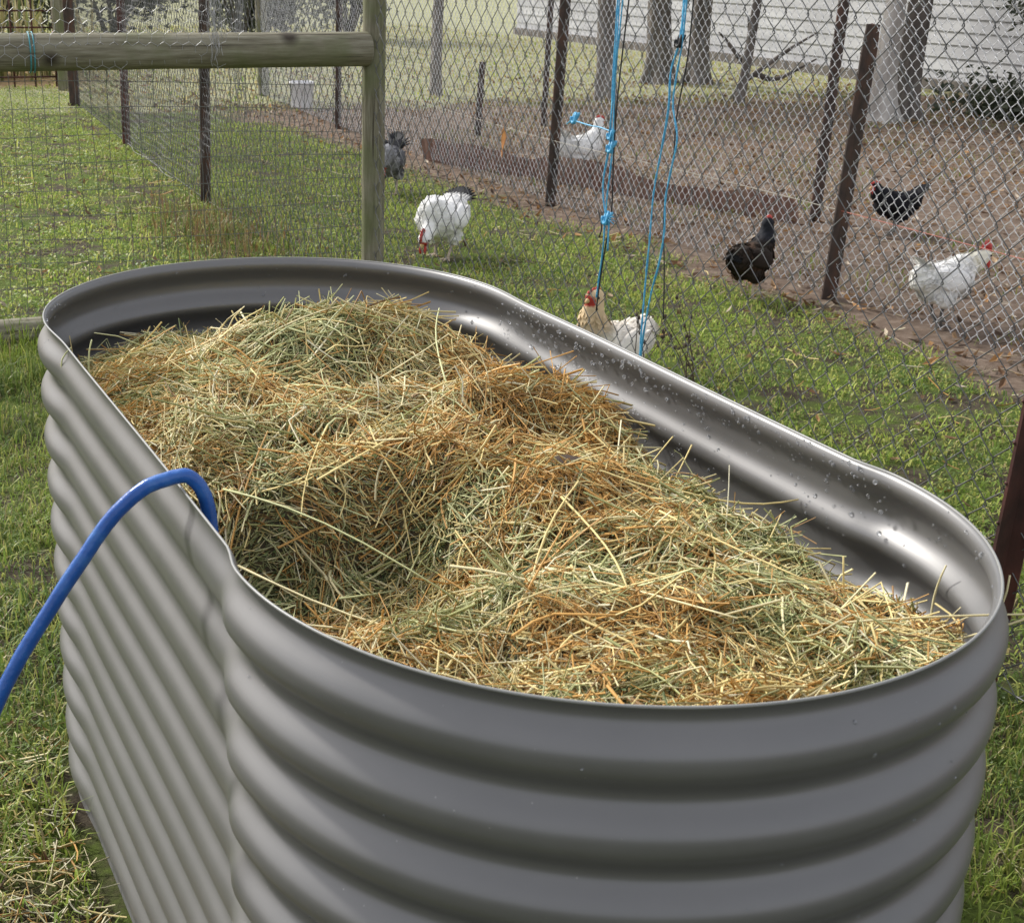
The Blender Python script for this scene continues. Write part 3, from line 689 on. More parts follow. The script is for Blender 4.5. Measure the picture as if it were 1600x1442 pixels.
# hanging dry leaf on the far cord
mb = MB()
lp = np.array([(0, 0, .0), (.0, .018, -.035), (.006, .024, -.085), (.0, .012, -.155), (-.006, -.010, -.10), (.004, -.016, -.05), (.012, .003, -.06)])
mb.add(lp, T=[[0, 1, 6], [1, 2, 6], [2, 3, 6], [3, 4, 6], [4, 5, 6], [5, 0, 6]]); mb.add(lp-np.array([.003, 0, 0]), T=[[0, 6, 1], [1, 6, 2], [2, 6, 3], [3, 6, 4], [4, 6, 5], [5, 6, 0]])
lf = mb.build('dry_leaf', mat_noise('orange_leaf', (.30, .12, .03), (.48, .22, .06), 40, .6), smooth=True); lf.location = (3.07, 5.94, .35); lf.scale = (1, 1.5, 1.15)
tag(lf, 'curled orange dead leaf hanging from the cord of the far fence', 'leaf')

# ------------------------------------------------------------------ hens
def blob_mesh(ells, voxel=.008, smooth=6):
    bm = bmesh.new()
    for c, r_, pitch in ells:
        mt = Matrix.Translation(c) @ Matrix.Rotation(-R(pitch), 4, 'Y') @ Matrix.Diagonal((*r_, 1))
        bmesh.ops.create_icosphere(bm, subdivisions=3, radius=1, matrix=mt)
    me = bpy.data.meshes.new('tmp'); bm.to_mesh(me); bm.free()
    o = bpy.data.objects.new('tmp', me); COL.objects.link(o)
    md = o.modifiers.new('r', 'REMESH'); md.mode = 'VOXEL'; md.voxel_size = voxel
    ms = o.modifiers.new('s', 'SMOOTH'); ms.iterations = smooth; ms.factor = .5
    dg = bpy.context.evaluated_depsgraph_get(); ev = o.evaluated_get(dg); m2 = bpy.data.meshes.new_from_object(ev)
    bpy.data.objects.remove(o); bpy.data.meshes.remove(me)
    return m2
def feathers(mb, root, dirs, ln, wd, cols, curve=.15, thick=.0015):
    for d_, l_, w_, c_ in zip(dirs, ln, wd, cols):
        d_ = nrm(np.array(d_, float)); s_ = nrm(np.cross(d_, [0.3, .2, 1.])) if abs(d_[2]) < .9 else np.array([0, 1., 0]); u_ = np.cross(s_, d_)
        t = np.linspace(0, 1, 7); prof = w_*np.array([.35, .8, 1, 1, .92, .68, .12])
        cen = np.array(root)+d_*l_*t[:, None]-u_*(curve*l_*t**2)[:, None]*np.sign(u_[2] if abs(u_[2]) > .05 else 1)
        V = np.concatenate([cen-s_*prof[:, None], cen+u_*thick, cen+s_*prof[:, None], cen-u_*thick])
        i = np.arange(7); Q = []
        for k in range(6):
            for a0, b0 in ((0, 7), (7, 14), (14, 21), (21, 0)): Q.append([a0+k, b0+k, b0+k+1, a0+k+1])
        mb.add(V, Q, c=np.array(c_)*rng.uniform(.85, 1.1))
def hen(label, loc, head_deg, size, body, neck, tailc, wingc, head=(.16, 0, .335), tail_dir=(-.65, 0, .75), tail_len=.13, crouch=0., comb=1.0, legmat='leg', squash=1.0, body_pitch=14, step=.03, group='chickens in the run and beyond the fences', patt=None, comb_c=None, belly=0, fluff=1.0):
    root = empty('hen', loc, label, 'chicken', group, R(head_deg)); root.scale = (size,)*3
    zb = .195-crouch; hd = np.array(head); nb = np.array([.085, 0, zb+.045])
    E = [((0, 0, zb), (.125, .080*squash, .082), body_pitch), ((.065, 0, zb+.008), (.078, .072*squash, .082), 0), ((-.095, 0, zb+.012), (.075, .064*fluff, .066*fluff), -18), ((-.135, 0, zb+.045), (.04, .035, .035), -30),
         ((-.02, .045, zb-.065), (.052, .034, .05), 0), ((-.02, -.045, zb-.065), (.052, .034, .05), 0), ((-.055, 0, zb-.035), (.07, .062, .06), 0)]
    for t in np.linspace(0, 1, 8):
        p_ = nb*(1-t)+hd*t; p_[0] += .02*math.sin(t*np.pi)*(1 if hd[2] > zb else -1)
        r_ = .062*(1-t)**1.2+.030*(1-(1-t)**1.2); E.append((tuple(p_), (r_, r_*.95, r_), 0))
    hdir = np.array([.9, 0, -.12]) if hd[2] > zb+.02 else np.array([.75, 0, -.65])
    hdir = hdir/np.linalg.norm(hdir); yv = np.array([0, 1., 0]); hup = np.cross(hdir, yv); hup = hup if hup[2] > 0 or abs(hup[2]) < .2 else -hup
    if hup[0] < 0 and hd[2] <= zb: hup = hup
    E.append((tuple(hd+hdir*.008), (.036, .028, .030), 0))
    me = blob_mesh(E)
    me.name = 'body'
    n_ = len(me.vertices); co = np.empty(n_*3, np.float32); me.vertices.foreach_get('co', co); co = co.reshape(-1, 3)
    t = np.clip(((co-nb)@(hd-nb))/np.dot(hd-nb, hd-nb), 0, 1)
    tn = sstep(.1, .5, t)[:, None]*np.ones(3)
    nz = fbm(co[:, 0]*45+co[:, 2]*20, co[:, 1]*45+co[:, 2]*45, 2)[:, None]
    c_ = lerp(np.array(body), np.array(neck), tn)*(.82+.36*nz)
    if patt is not None:
        pz = fbm(co[:, 0]*26+3, co[:, 2]*26+co[:, 1]*26, 2); c_ = lerp(c_, np.array(patt)[None], sstep(.5, .62, pz)[:, None]*(1-tn))
    face = ((np.linalg.norm(co-(hd+hdir*.026-hup*.006), axis=1) < .024))[:, None]
    c_ = np.where(face, np.array([.42, .05, .035]), c_)
    a = me.color_attributes.new('col', 'FLOAT_COLOR', 'POINT'); cc = np.ones((n_, 4), np.float32); cc[:, :3] = c_; a.data.foreach_set('color', cc.ravel())
    me.materials.clear(); me.materials.append(M['feather']); me.polygons.foreach_set('use_smooth', np.ones(len(me.polygons), bool))
    ob = bpy.data.objects.new('body', me); COL.objects.link(ob); ob.parent = root
    # contour feathers lying back over the body
    vn_ = np.empty(n_*3, np.float32); me.vertices.foreach_get('normal', vn_); vn_ = vn_.reshape(-1, 3)
    pick = rng.permutation(np.where((np.linalg.norm(co-hd, axis=1) > .055) & (co[:, 2] > zb-.09))[0])[:620]
    fp = co[pick]; fn_ = vn_[pick]; flow_ = np.where(sstep(.25, .6, t[pick])[:, None] > .5, -(hd-nb)[None]/np.linalg.norm(hd-nb), np.array([[-1., 0, -.25]]))+rng.normal(0, .16, (len(pick), 3))
    flow_ = nrm(flow_-fn_*(flow_*fn_).sum(1, keepdims=True)); sd_ = np.cross(fn_, flow_)
    fl_ = rng.uniform(.020, .036, (len(pick), 1)); fw_ = fl_*.30
    FV = np.stack([fp-fn_*.001, fp+flow_*fl_*.55-sd_*fw_+fn_*.003, fp+flow_*fl_+fn_*.0045, fp+flow_*fl_*.55+sd_*fw_+fn_*.003], 1).reshape(-1, 3)
    MB().add(FV, np.arange(len(FV)).reshape(-1, 4), c=np.repeat(c_[pick]*rng.uniform(.82, 1.08, (len(pick), 1)), 4, 0)).build('plumage', M['feather'], root, smooth=False, usecol=True)
    # tail
    mb = MB(); td = np.array(tail_dir, float); nfz = 15; dirs, ln, wd, cl = [], [], [], []
    for k in range(nfz):
        sp = (k/(nfz-1)-.5)*2
        dirs.append(td+np.array([.45*abs(sp)-.1, .55*sp, -.35*abs(sp)])); ln.append(tail_len*(1.05-.3*abs(sp))); wd.append(.014); cl.append(tailc)
    feathers(mb, (-.125, 0, zb+.045), dirs, ln, wd, cl, curve=.45)
    for k in range(10):
        sp = (k/9-.5)*2; dirs_ = [td+np.array([.1, .5*sp, -.2])]
        feathers(mb, (-.115, .015*sp, zb+.035), dirs_, [tail_len*.66], [.017], [lerp(body, tailc, .5)])
    mb.build('tail', M['feather'], root, usecol=True)
    # wings
    for sg in (1, -1):
        mb = MB(); u = np.linspace(0, 2*np.pi, 22, endpoint=False); V = []; rings_ = np.linspace(0, 1, 9)
        for q in rings_:
            rr = math.sin(q*np.pi/2)
            x_ = .085*rr*np.cos(u)-.015-.03*rr*(np.cos(u) < 0)*(-np.cos(u)); z_ = zb+.018+.05*rr*np.sin(u)+.012*rr*(-np.cos(u))
            yb_ = sg*(.079*squash*np.sqrt(np.clip(1-((x_)/.15)**2-((z_-zb)/.105)**2, .05, 1))+.013*(1-q**3)+.002)
            V.append(np.c_[x_, yb_, z_])
        V = np.array(V); i = np.arange(9*22).reshape(9, 22)
        Q = np.stack([i[:-1], np.roll(i[:-1], -1, 1), np.roll(i[1:], -1, 1), i[1:]], -1).reshape(-1, 4)
        mb.add(V.reshape(-1, 3), Q if sg > 0 else Q[:, ::-1], c=np.array(wingc)*(.85+.3*fbm(V[..., 0].ravel()*60, V[..., 2].ravel()*90, 2)[:, None]))
        for k in range(6): feathers(mb, (-.05, sg*(.076*squash), zb+.0+.010*k), [(-1, -sg*.22, .12)], [.085-.006*k], [.011], [wingc], curve=.05)
        mb.build('wing', M['feather'], root, usecol=True)
    # head furniture
    mb = MB(); bz = hd+hdir*.036
    c5 = np.linspace(-.030, .032, 11); hts = np.array([.006, .022, .012, .030, .016, .034, .017, .030, .015, .022, .006])*comb
    lo = hd+hdir*.008+np.outer(c5, hdir)+hup*.022; hi = lo+np.outer(hts, hup)
    V = np.concatenate([lo-yv*.005, hi-yv*.0022, hi+yv*.0022, lo+yv*.005]); Q = []
    for k in range(10):
        for a0, b0 in ((0, 11), (11, 22), (22, 33), (33, 0)): Q.append([a0+k, b0+k, b0+k+1, a0+k+1])
    mb.add(V, Q); mb.build('comb', M['comb'], root)
    for sg in (1, -1):
        wv = hv*np.array([.010, .006, .019*(.6+.4*comb)])+(hd+hdir*.026+np.array([0, sg*.011, -.030])); MB().add(wv, T=hf).build('wattle', M['comb'], root)
        MB().add(hv*.0045+(hd+hdir*.018+hup*.007+yv*sg*.0265), T=hf).build('eye', M['eye'], root)
    q = np.array([bz-hdir*.008, bz+hdir*.006-hup*.001, bz+hdir*.020-hup*.006]); MB().add(*tube1(q, [.011, .008, .0012], 8)).build('beak', M['beak'], root)
    for sg in (1, -1):
        st = step*sg; hip = np.array([-.015, sg*.042, zb-.085]); kn = np.array([-.022+st*.4, sg*.042, max(.055, (zb-.085)*.6)]); ft = np.array([st, sg*.044, .008])
        mb = MB(); mb.add(*tube1([hip, kn, ft], [.011, .0065, .006], 8, sub=4))
        for aa, l_ in ((0, .055), (.6, .045), (-.6, .045), (np.pi, .022)):
            e_ = ft+np.array([math.cos(aa)*l_, math.sin(aa)*l_, -.004]); mb.add(*tube1([ft, (ft+e_)/2+np.array([0, 0, .002]), e_], [.0055, .0045, .002], 6))
        mb.build('leg', M[legmat], root)
    return root
W = (.88, .87, .84); BK = (.008, .008, .011); BUFF = (.66, .50, .30)
hen('white hen with a black tail pecking at the grass with its red face lowered', (1.94, 4.24, 0), -138, 1.0, W, W, BK, W, crouch=.025, squash=1.22, fluff=1.25, head=(.175, 0, .115), tail_dir=(-.6, 0, .8), tail_len=.13, comb=1.1, body_pitch=-8)
hen('dark grey speckled hen half hidden behind the round wooden post', (2.40, 5.98, 0), 236, .90, (.085, .085, .09), (.2, .2, .2), (.03, .03, .032), (.10, .10, .105), head=(.19, 0, .20), tail_dir=(-.3, 0, .95), tail_len=.14, patt=(.30, .30, .31), body_pitch=-14)
hen('plump all white hen with upright tail standing behind the rusty sheet', (3.68, 6.14, 0), 4, .95, W, W, W, W, head=(.115, 0, .35), tail_dir=(-.3, 0, 1), tail_len=.14, comb=.7, fluff=1.1)
hen('glossy black hen facing left on the leaf litter near the far steel picket', (4.27, 4.08, 0), 168, .76, BK, BK, BK, BK, head=(.14, 0, .305), tail_dir=(-.45, 0, .9), tail_len=.12, comb=.6, legmat='darkleg')
hen('brown and black hen with raised black neck walking away across the dirt', (2.76, 3.12, 0), 24, .79, (.030, .021, .015), (.016, .017, .022), (.012, .012, .012), (.026, .018, .013), head=(.12, 0, .36), tail_dir=(-.9, .1, .35), tail_len=.10, comb=.6, patt=(.06, .034, .02), fluff=1.1)
hen('white hen stretching its neck forward with a bright red comb, right of the picket', (3.17, 2.51, 0), 2, .86, W, (.78, .74, .60), W, W, head=(.20, 0, .285), tail_dir=(-.25, 0, .95), tail_len=.085, comb=1.5, legmat='darkleg')
hen('cream hen with buff neck standing alert right behind the garden bed', (1.52, 2.05, 0), -160, .90, (.80, .74, .64), BUFF, (.72, .66, .55), (.80, .75, .66), head=(.105, 0, .375), tail_dir=(-.85, 0, .4), tail_len=.09, comb=.4)

# ------------------------------------------------------------------ rusty sheet, bucket, gate, pickets
a_ = np.array([3.13, 7.2]); b_ = np.array([4.02, 4.47]); dv = nrm(b_-a_); nv = np.array([-dv[1], dv[0]])
s_ = np.linspace(0, np.linalg.norm(b_-a_), 120); mb = MB(); prof = .010*np.sin(s_*2*np.pi/.076)
tp = np.interp(s_, [0, 1.4, s_[-1]], [.13, .13, .115])
for sg in (0, .002):
    xy = a_+dv*s_[:, None]+nv*(prof+sg)[:, None]; V = np.concatenate([np.c_[xy, np.full(120, -.01)], np.c_[xy-nv*.03, tp*(.62+.75*fbm(s_*3.1+2, s_*0+4, 3))]])
    k = np.arange(119); Q = np.stack([k, k+1, k+121, k+120], -1); mb.add(V, Q if sg else Q[:, ::-1])
tag(mb.build('rusty_sheet', M['rust']), 'low rusty red iron sheet standing on the dirt behind the far fence', 'metal sheet')
bk = empty('bucket', (3.43, 10.5, 0), 'white plastic bucket standing on the grass by the far corner post', 'bucket')
def lathe(prof, sides=28):
    prof = np.array(prof); th = np.arange(sides)*2*np.pi/sides
    V = np.stack([prof[:, None, 0]*np.cos(th), prof[:, None, 0]*np.sin(th), np.broadcast_to(prof[:, None, 1], (len(prof), sides))], -1)
    i = np.arange(len(prof)*sides).reshape(len(prof), sides)
    return V.reshape(-1, 3), np.stack([i[:-1], np.roll(i[:-1], -1, 1), np.roll(i[1:], -1, 1), i[1:]], -1).reshape(-1, 4)
MB().add(*lathe([(.001, .002), (.086, .002), (.09, .01), (.103, .20), (.108, .20), (.108, .215), (.102, .218), (.099, .21), (.086, .012), (.001, .012)])).build('pail', M['bucket'], bk)
t = np.linspace(0, np.pi, 20); MB().add(*tube1(np.stack([.108*np.cos(t), .05*np.sin(t)+.0, .205-.09*np.sin(t)*1.0], -1)+np.array([0, -.06*1, 0])*np.sin(t)[:, None]*1.5, .003, 6)).build('handle', M['wire'], bk)
gt = empty('wire_gate', (.6, 12.7, 0), 'rusty wire grid gate at the far left beyond the rail', 'gate')
mb = MB()
for x_ in np.arange(-1.1, 1.3, .19): mb.add(*tube1([(x_, 0, .02), (x_, 0, 1.35)], .009, 6))
for z_ in (.11, .33, .545, .69, .95, 1.2): mb.add(*tube1([(-1.15, -.016, z_), (1.22, -.016, z_)], .009, 6))
mb.build('grid', M['red_picket'], gt)
mb = MB(); mb.add(*tube1([(-1.2, -.0, .0), (-1.2, 0, 1.4)], .02, 8)); mb.add(*tube1([(1.26, 0, .0), (1.26, 0, 1.4)], .02, 8)); mb.add(*tube1([(-1.2, 0, 1.38), (1.26, 0, 1.38)], .02, 8)); mb.build('frame', M['red_picket'], gt)
def tagged_post(kind, lab, *a, **k):
    o = a[0]
    return o
o = wood_pole('wooden_post', (1.86, 12.62, -.1), (1.80, 12.6, 1.7), .075, None, seed=21); tag(o, 'mossy green wooden post beside the far rusty gate', 'post')
o = picket('steel_picket', (4.15, 4.53, -.1), (4.17, 4.5, 1.2), M['picket'], s=.030, sides_rot=.7); tag(o, 'brown steel picket standing right of the end of the rusty sheet', 'fence post', 'steel pickets on the leaf litter')
o = picket('steel_picket', (4.86, 8.86, -.1), (4.86, 8.8, 1.3), M['picket'], s=.024, sides_rot=.7); tag(o, 'thin dark steel picket on the dirt left of the far brown picket', 'fence post', 'steel pickets on the leaf litter')
o = picket('steel_picket', (4.05, 8.35, -.1), (4.05, 8.3, .52), M['picket'], s=.026, sides_rot=.2); tag(o, 'short dark steel picket behind the hanging orange leaf', 'fence post', 'steel pickets on the leaf litter')

# ------------------------------------------------------------------ shed
sh = empty('shed', (10.5, 8, 0), 'long white shed with horizontal cladding beyond the trees', 'shed')
mb = MB(); zz = []; xx = []
for k in range(17): z0 = .06+k*.13; zz += [z0, z0+.125, z0+.13]; xx += [-.02, -.004, -.004]
zz = np.array(zz); xx = np.array(xx)
ylen = np.linspace(-1.2, 13.2, 2); xw = lambda yy: 0+.025*yy
V = np.array([[[xw(yy)+dx, yy, z_] for yy in ylen] for dx, z_ in zip(xx, zz)]); i = np.arange(len(zz)*2).reshape(-1, 2)
mb.add(V.reshape(-1, 3), np.stack([i[:-1, 0], i[1:, 0], i[1:, 1], i[:-1, 1]], -1))
for yy in ylen:
    V = np.array([[xw(yy), yy, .0], [xw(yy)+4, yy, .0], [xw(yy)+4, yy, 2.26], [xw(yy), yy, 2.26]]); mb.add(V, [[0, 1, 2, 3]])
mb.build('wall', M['shed'], sh, smooth=False)
mb = MB(); mb.add(*box(2.1, 6, 2.36, 4.8, 15, .1)); mb.build('roof', M['roof'], sh, smooth=False)
mb = MB(); mb.add(*box(.10, 6, .03, .10, 14.3, .14, -.025)); mb.build('plinth', M['darkbark'], sh, smooth=False)

# ------------------------------------------------------------------ trees and shrubs
def leafcloud(mb, cen, rad, nleaf, s, cols, seed, clumps=26, flat=.75):
    rg = np.random.default_rng(seed); cen = np.array(cen)
    cc = nrm(rg.normal(size=(clumps, 3)))*(rg.random((clumps, 1))**.5)*np.array(rad)*.85+cen
    cs = rg.uniform(.16, .36, clumps)*np.mean(rad)
    k = rg.integers(0, clumps, nleaf); p = cc[k]+rg.normal(size=(nleaf, 3))*cs[k, None]*.55
    u = nrm(rg.normal(size=(nleaf, 3))); v = nrm(np.cross(u, rg.normal(size=(nleaf, 3)))); ss = s*rg.uniform(.6, 1.4, (nleaf, 1))
    V = np.stack([p-u*ss, p-v*ss*.4, p+u*ss, p+v*ss*.4], 1).reshape(-1, 3)
    cl = np.array(cols)[rg.integers(0, len(cols), nleaf)]*rg.uniform(.7, 1.25, (nleaf, 1))*(rg.uniform(.7, 1.2, clumps)[k, None])
    mb.add(V, np.arange(nleaf*4).reshape(-1, 4), c=np.repeat(cl, 4, 0))
def trunk_mesh(mb, base, h, r0, r1, seed, lean=(0, 0), flare=1.6, sides=28, limbs=5):
    rg = np.random.default_rng(seed); t = np.linspace(0, 1, 20)**1.6; base = np.array(base, float)
    P = base+np.c_[lean[0]*t+.03*np.sin(t*6+seed), lean[1]*t+.03*np.cos(t*5+seed)-.03*math.cos(seed), h*t]
    rr = r0+(r1-r0)*t+r0*(flare-1)*np.exp(-t*h/.16)
    V, Q, T = tube1(P, rr, sides); th_ = np.tile(np.arange(sides)*2*np.pi/sides, 20); hz_ = np.repeat(t*h, sides); k_ = len(t)*sides
    lob = 1+.34*np.cos(3*th_+seed+1.2*np.sin(2*th_+seed))*np.exp(-hz_/.22)+.22*(fbm(np.cos(th_)*1.7+hz_*.9+seed, np.sin(th_)*1.7+seed, 3)-.5)*2
    cp_ = np.repeat(P, sides, 0); V[:k_] = cp_+(V[:k_]-cp_)*lob[:, None]
    mb.add(V, Q, T); tips = [P[-1]]
    for k in range(limbs):
        i = int(rg.uniform(.55, .95)*19); a_ = rg.uniform(0, 2*np.pi); l_ = rg.uniform(.25, .45)*h
        e_ = P[i]+np.array([math.cos(a_)*l_*.8, math.sin(a_)*l_*.8, l_*.8]); md_ = (P[i]+e_)/2+np.array([0, 0, -.05*l_])
        mb.add(*tube1([P[i], md_, e_], [rr[i]*.6, rr[i]*.4, rr[i]*.15], 8, sub=4)); tips.append(e_)
    return P, tips
GR = [(.05, .075, .03), (.075, .105, .04), (.10, .125, .06), (.04, .06, .028)]
def tree(label, base, h, r0, r1, bark, seed, lean=(0, 0), flare=1.6, crown=(1.4, 1.4, .9), nleaf=2600, twin=None):
    root = empty('tree', base, label, 'tree', 'trees beyond the fences')
    mb = MB(); P, tips = trunk_mesh(mb, (0, 0, -.05), h, r0, r1, seed, lean, flare)
    if twin:
        P2, t2 = trunk_mesh(mb, (twin[0], twin[1], -.05), h*.95, r0*.8, r1*.8, seed+7, (twin[2], twin[3]), flare); tips += t2
    mb.build('trunk', M[bark], root)
    mb = MB()
    for k, tp in enumerate(tips): leafcloud(mb, tp+np.array([0, 0, .25]), np.array(crown)*(.7 if k else 1), nleaf//len(tips), .055, GR, seed*10+k, clumps=10)
    mb.build('crown', M['foliage'], root, usecol=True)
    return root
tree('twin stemmed dark tree in front of the white shed', (7.94, 12.1, 0), 3.6, .13, .08, 'darkbark', 3, (-.12, 0), 1.7, twin=(.42, -.1, .10, 0))
tree('pale barked tree with a flared base at the right', (7.78, 8.38, 0), 4.0, .085, .06, 'palebark', 5, (.06, 0), 2.3, crown=(1.7, 1.7, 1.0))
tree('added dark trunk standing for the shaded side of the pale barked tree', (8.05, 8.45, 0), 4.0, .10, .08, 'darkbark', 25, (.05, .1), 1.7, crown=(1.7, 1.7, 1.0))  # added trunk: shaded side of the pale tree made as dark bark
tree('slim grey tree standing left of the twin stemmed tree', (6.38, 10.6, 0), 3.4, .085, .06, 'bark', 8, (.08, .2), 1.3)
tree('thin bare trunked tree on the pale grass right of the wooden post', (5.03, 11.28, 0), 3.2, .05, .04, 'bark', 11, (.03, .1), 1.2)
tree('slender leaning sapling behind the right steel picket', (7.36, 9.9, 0), 3.0, .045, .03, 'darkbark', 14, (.5, .1), 1.2, nleaf=1200)
def shrub(label, base, rad, nleaf, seed, cols=GR, s=.05, z0=None):
    zc_ = rad[2] if z0 is None else z0
    root = empty('shrub', base, label, 'shrub', 'shrubs behind the paddock')
    mb = MB(); rg = np.random.default_rng(seed)
    for k in range(6):
        a_ = rg.uniform(0, 6.28); mb.add(*tube1([(0, 0, -.02), (math.cos(a_)*rad[0]*.25, math.sin(a_)*rad[1]*.25, zc_*.7), (math.cos(a_)*rad[0]*.5, math.sin(a_)*rad[1]*.5, zc_*1.2)], [.035, .025, .008], 7, sub=3))
    mb.build('stem', M['darkbark'], root)
    mb = MB(); leafcloud(mb, (0, 0, zc_), rad, nleaf, s, cols, seed, clumps=34); mb.build('foliage', M['foliage'], root, usecol=True)
DK = [(.04, .052, .03), (.058, .07, .04), (.085, .095, .058)]; GY = [(.10, .115, .075), (.14, .15, .10), (.08, .095, .055)]
shrub('dark dense shrub behind the rusty gate', (1.6, 16.8, 0), (1.0, .8, .95), 5200, 41, DK)
shrub('dark green shrub behind the top rail, between two pickets', (3.3, 17.3, 0), (1.1, .9, 1.0), 5600, 42, DK)
shrub('grey green shrub left of the wooden post top', (5.1, 18.0, 0), (1.1, .9, .95), 5200, 43, GY)
shrub('pale grey green shrub right of the wooden post top', (7.4, 20.0, 0), (1.2, .9, 1.0), 5000, 44, GY)
shrub('tall loose shrub hanging over the white shed at the upper right', (8.8, 7.5, 0), (.55, .75, .5), 6500, 45, DK+GY, s=.03, z0=1.22)
shrub('low dark shrub added for the shade at the foot of the white shed right of the pale tree', (9.1, 7.9, -.25), (.5, 1.4, .32), 3500, 46, DK, s=.04)  # added: dark leaves stand in for shade along the shed wall
# dead branch lying against the pale tree
mb = MB()
for P, r_ in (([(7.55, 10.2, .0), (7.62, 10.1, .35), (7.5, 10.0, .75)], (.03, .02, .008)), ([(7.58, 10.15, .15), (7.95, 10.0, .45), (8.2, 9.9, .62)], (.025, .018, .007)), ([(7.7, 10.1, .25), (7.95, 10.1, .2), (8.3, 10.0, .38)], (.03, .02, .008)), ([(7.6, 10.1, .3), (7.35, 10.1, .55), (7.2, 10.0, .62)], (.025, .015, .006))):
    mb.add(*tube1(P, r_, 8, sub=5))
tag(mb.build('dead_branch', M['darkbark']), 'forked dark dead branch on the ground between the trees', 'branch')

# ------------------------------------------------------------------ grass and litter (stuff)
def blades(base, h, w, az, lean, col, tipcol=None):
    n_ = len(base); d = np.c_[np.cos(az), np.sin(az), np.zeros(n_)]; s = np.c_[-np.sin(az), np.cos(az), np.zeros(n_)]
    upv = np.array([0, 0, 1.])
    mid = base+d*(lean*h*.35)[:, None]+upv*(h*.62*np.sqrt(np.clip(1-lean**2*.3, .1, 1)))[:, None]
    tip = base+d*(lean*h)[:, None]+upv*(h*np.sqrt(np.clip(1-lean**2, .04, 1)))[:, None]
    w = w[:, None]
    V = np.stack([base-s*w, base+s*w, mid+s*w*.8, mid-s*w*.8, tip], 1).reshape(-1, 3)
    o = np.arange(n_)[:, None]*5
    Q = o+np.array([[0, 1, 2, 3]]); T = o+np.array([[3, 2, 4]])
    return V, Q, T, np.repeat(col, 5, 0)
def scatter(n_, x0, x1, y0, y1, keep):
    x = rng.uniform(x0, x1, n_); y = rng.uniform(y0, y1, n_); p = keep(x, y); k = rng.random(n_) < p; return x[k], y[k]
def outside_bed(x, y, mg=.02): return ~inside(x, y, -mg)
G1 = np.array([.15, .22, .038]); G2 = np.array([.23, .30, .05]); G3 = np.array([.095, .145, .04]); G4 = np.array([.34, .36, .09]); GD = np.array([.36, .30, .14])
def gcol(x, y, n_, yel=.25, dry=.08, bright=1.0):
    a = fbm(x*3.2+9, y*3.2, 3)[:, None]; q = rng.random((n_, 1))
    c = lerp(G3, G2, sstep(.3, .7, a)); c = lerp(c, G1, (rng.random((n_, 1)) < .35)); c = np.where(q < yel, G4*rng.uniform(.7, 1.1, (n_, 1)), c)
    c = np.where(rng.random((n_, 1)) < dry, GD*rng.uniform(.6, 1.1, (n_, 1)), c)
    return c*rng.uniform(.75, 1.2, (n_, 1))*bright
mb = MB()
def lay(x, y, hm, hs, wm, col, lean=(.15, .85)):
    n_ = len(x); h = np.clip(hm*np.exp(rng.normal(0, hs, n_)), .006, .16)
    h *= .55+.9*fbm(x*6+2, y*6+8, 2)
    V, Q, T, C = blades(np.c_[x, y, ghz(x, y)-.006], h, wm*rng.uniform(.6, 1.3, n_), rng.uniform(0, 2*np.pi, n_), rng.uniform(*lean, n_), col); mb.add(V, Q, T, c=C)
clump = lambda x, y, a=.42, b=.56, s=4.2: sstep(a, b, fbm(x*s+31, y*s+13, 3))
# left of the bed
x, y = scatter(150000, -1.5, .36, -.7, 3.4, lambda x, y: outside_bed(x, y)*(.42+.58*clump(x, y, .34, .48))*np.where(y < .35, .75, 1.0)); lay(x, y, .025, .45, .0016, gcol(x, y, len(x), .3, .09, 1.3), (.35, .98))
x, y = scatter(14000, -.9, .3, 1.9, 3.38, lambda x, y: outside_bed(x, y)*clump(x, y, .3, .5)*sstep(2.2, 3.0, y)); lay(x, y, .075, .3, .002, gcol(x, y, len(x), .1, .03))
# between bed and near fence
x, y = scatter(90000, .30, 1.26, -1.0, 3.4, lambda x, y: outside_bed(x, y)*(.3+.7*clump(x, y, .32, .46))); lay(x, y, .026, .45, .0016, gcol(x, y, len(x), .25, .12), (.3, .97))
# the run
x, y = scatter(140000, 1.26, 3.1, -.8, 9.6, lambda x, y: (.3+.7*clump(x, y, .28, .42))*np.interp(y, [0, 3, 9], [1, .9, .45])*sstep(2.98, 2.72, x+.5*(fbm(x*2.2, y*2.2, 3)-.5))); lay(x, y, .016, .45, .0027, gcol(x, y, len(x), .4, .06, 1.5), (.45, .985))
# paddock beyond the rail
x, y = scatter(120000, -1.6, 1.75, 3.45, 13.0, lambda x, y: (.3+.7*clump(x, y, .30, .46))*np.interp(y, [3.4, 6, 13], [1, .8, .35])); lay(x, y, .015, .5, .0032, gcol(x, y, len(x), .5, .06, 1.6), (.4, .98))
# beyond: sparse on the dirt, then pale lawn
x, y = scatter(26000, 1.7, 10.3, 9.3, 24, lambda x, y: sstep(9.6, 11.0, y+.8*(fbm(x, y, 2)-.5))); lay(x, y, .028, .4, .009, gcol(x, y, len(x), .6, .6, 1.45), (.5, .98))
x, y = scatter(40000, 2.95, 9, -.5, 10.5, lambda x, y: .8*clump(x, y, .47, .62, 1.8)*sstep(2.9, 3.5, x)); lay(x, y, .024, .4, .0035, gcol(x, y, len(x), .3, .55, .9))
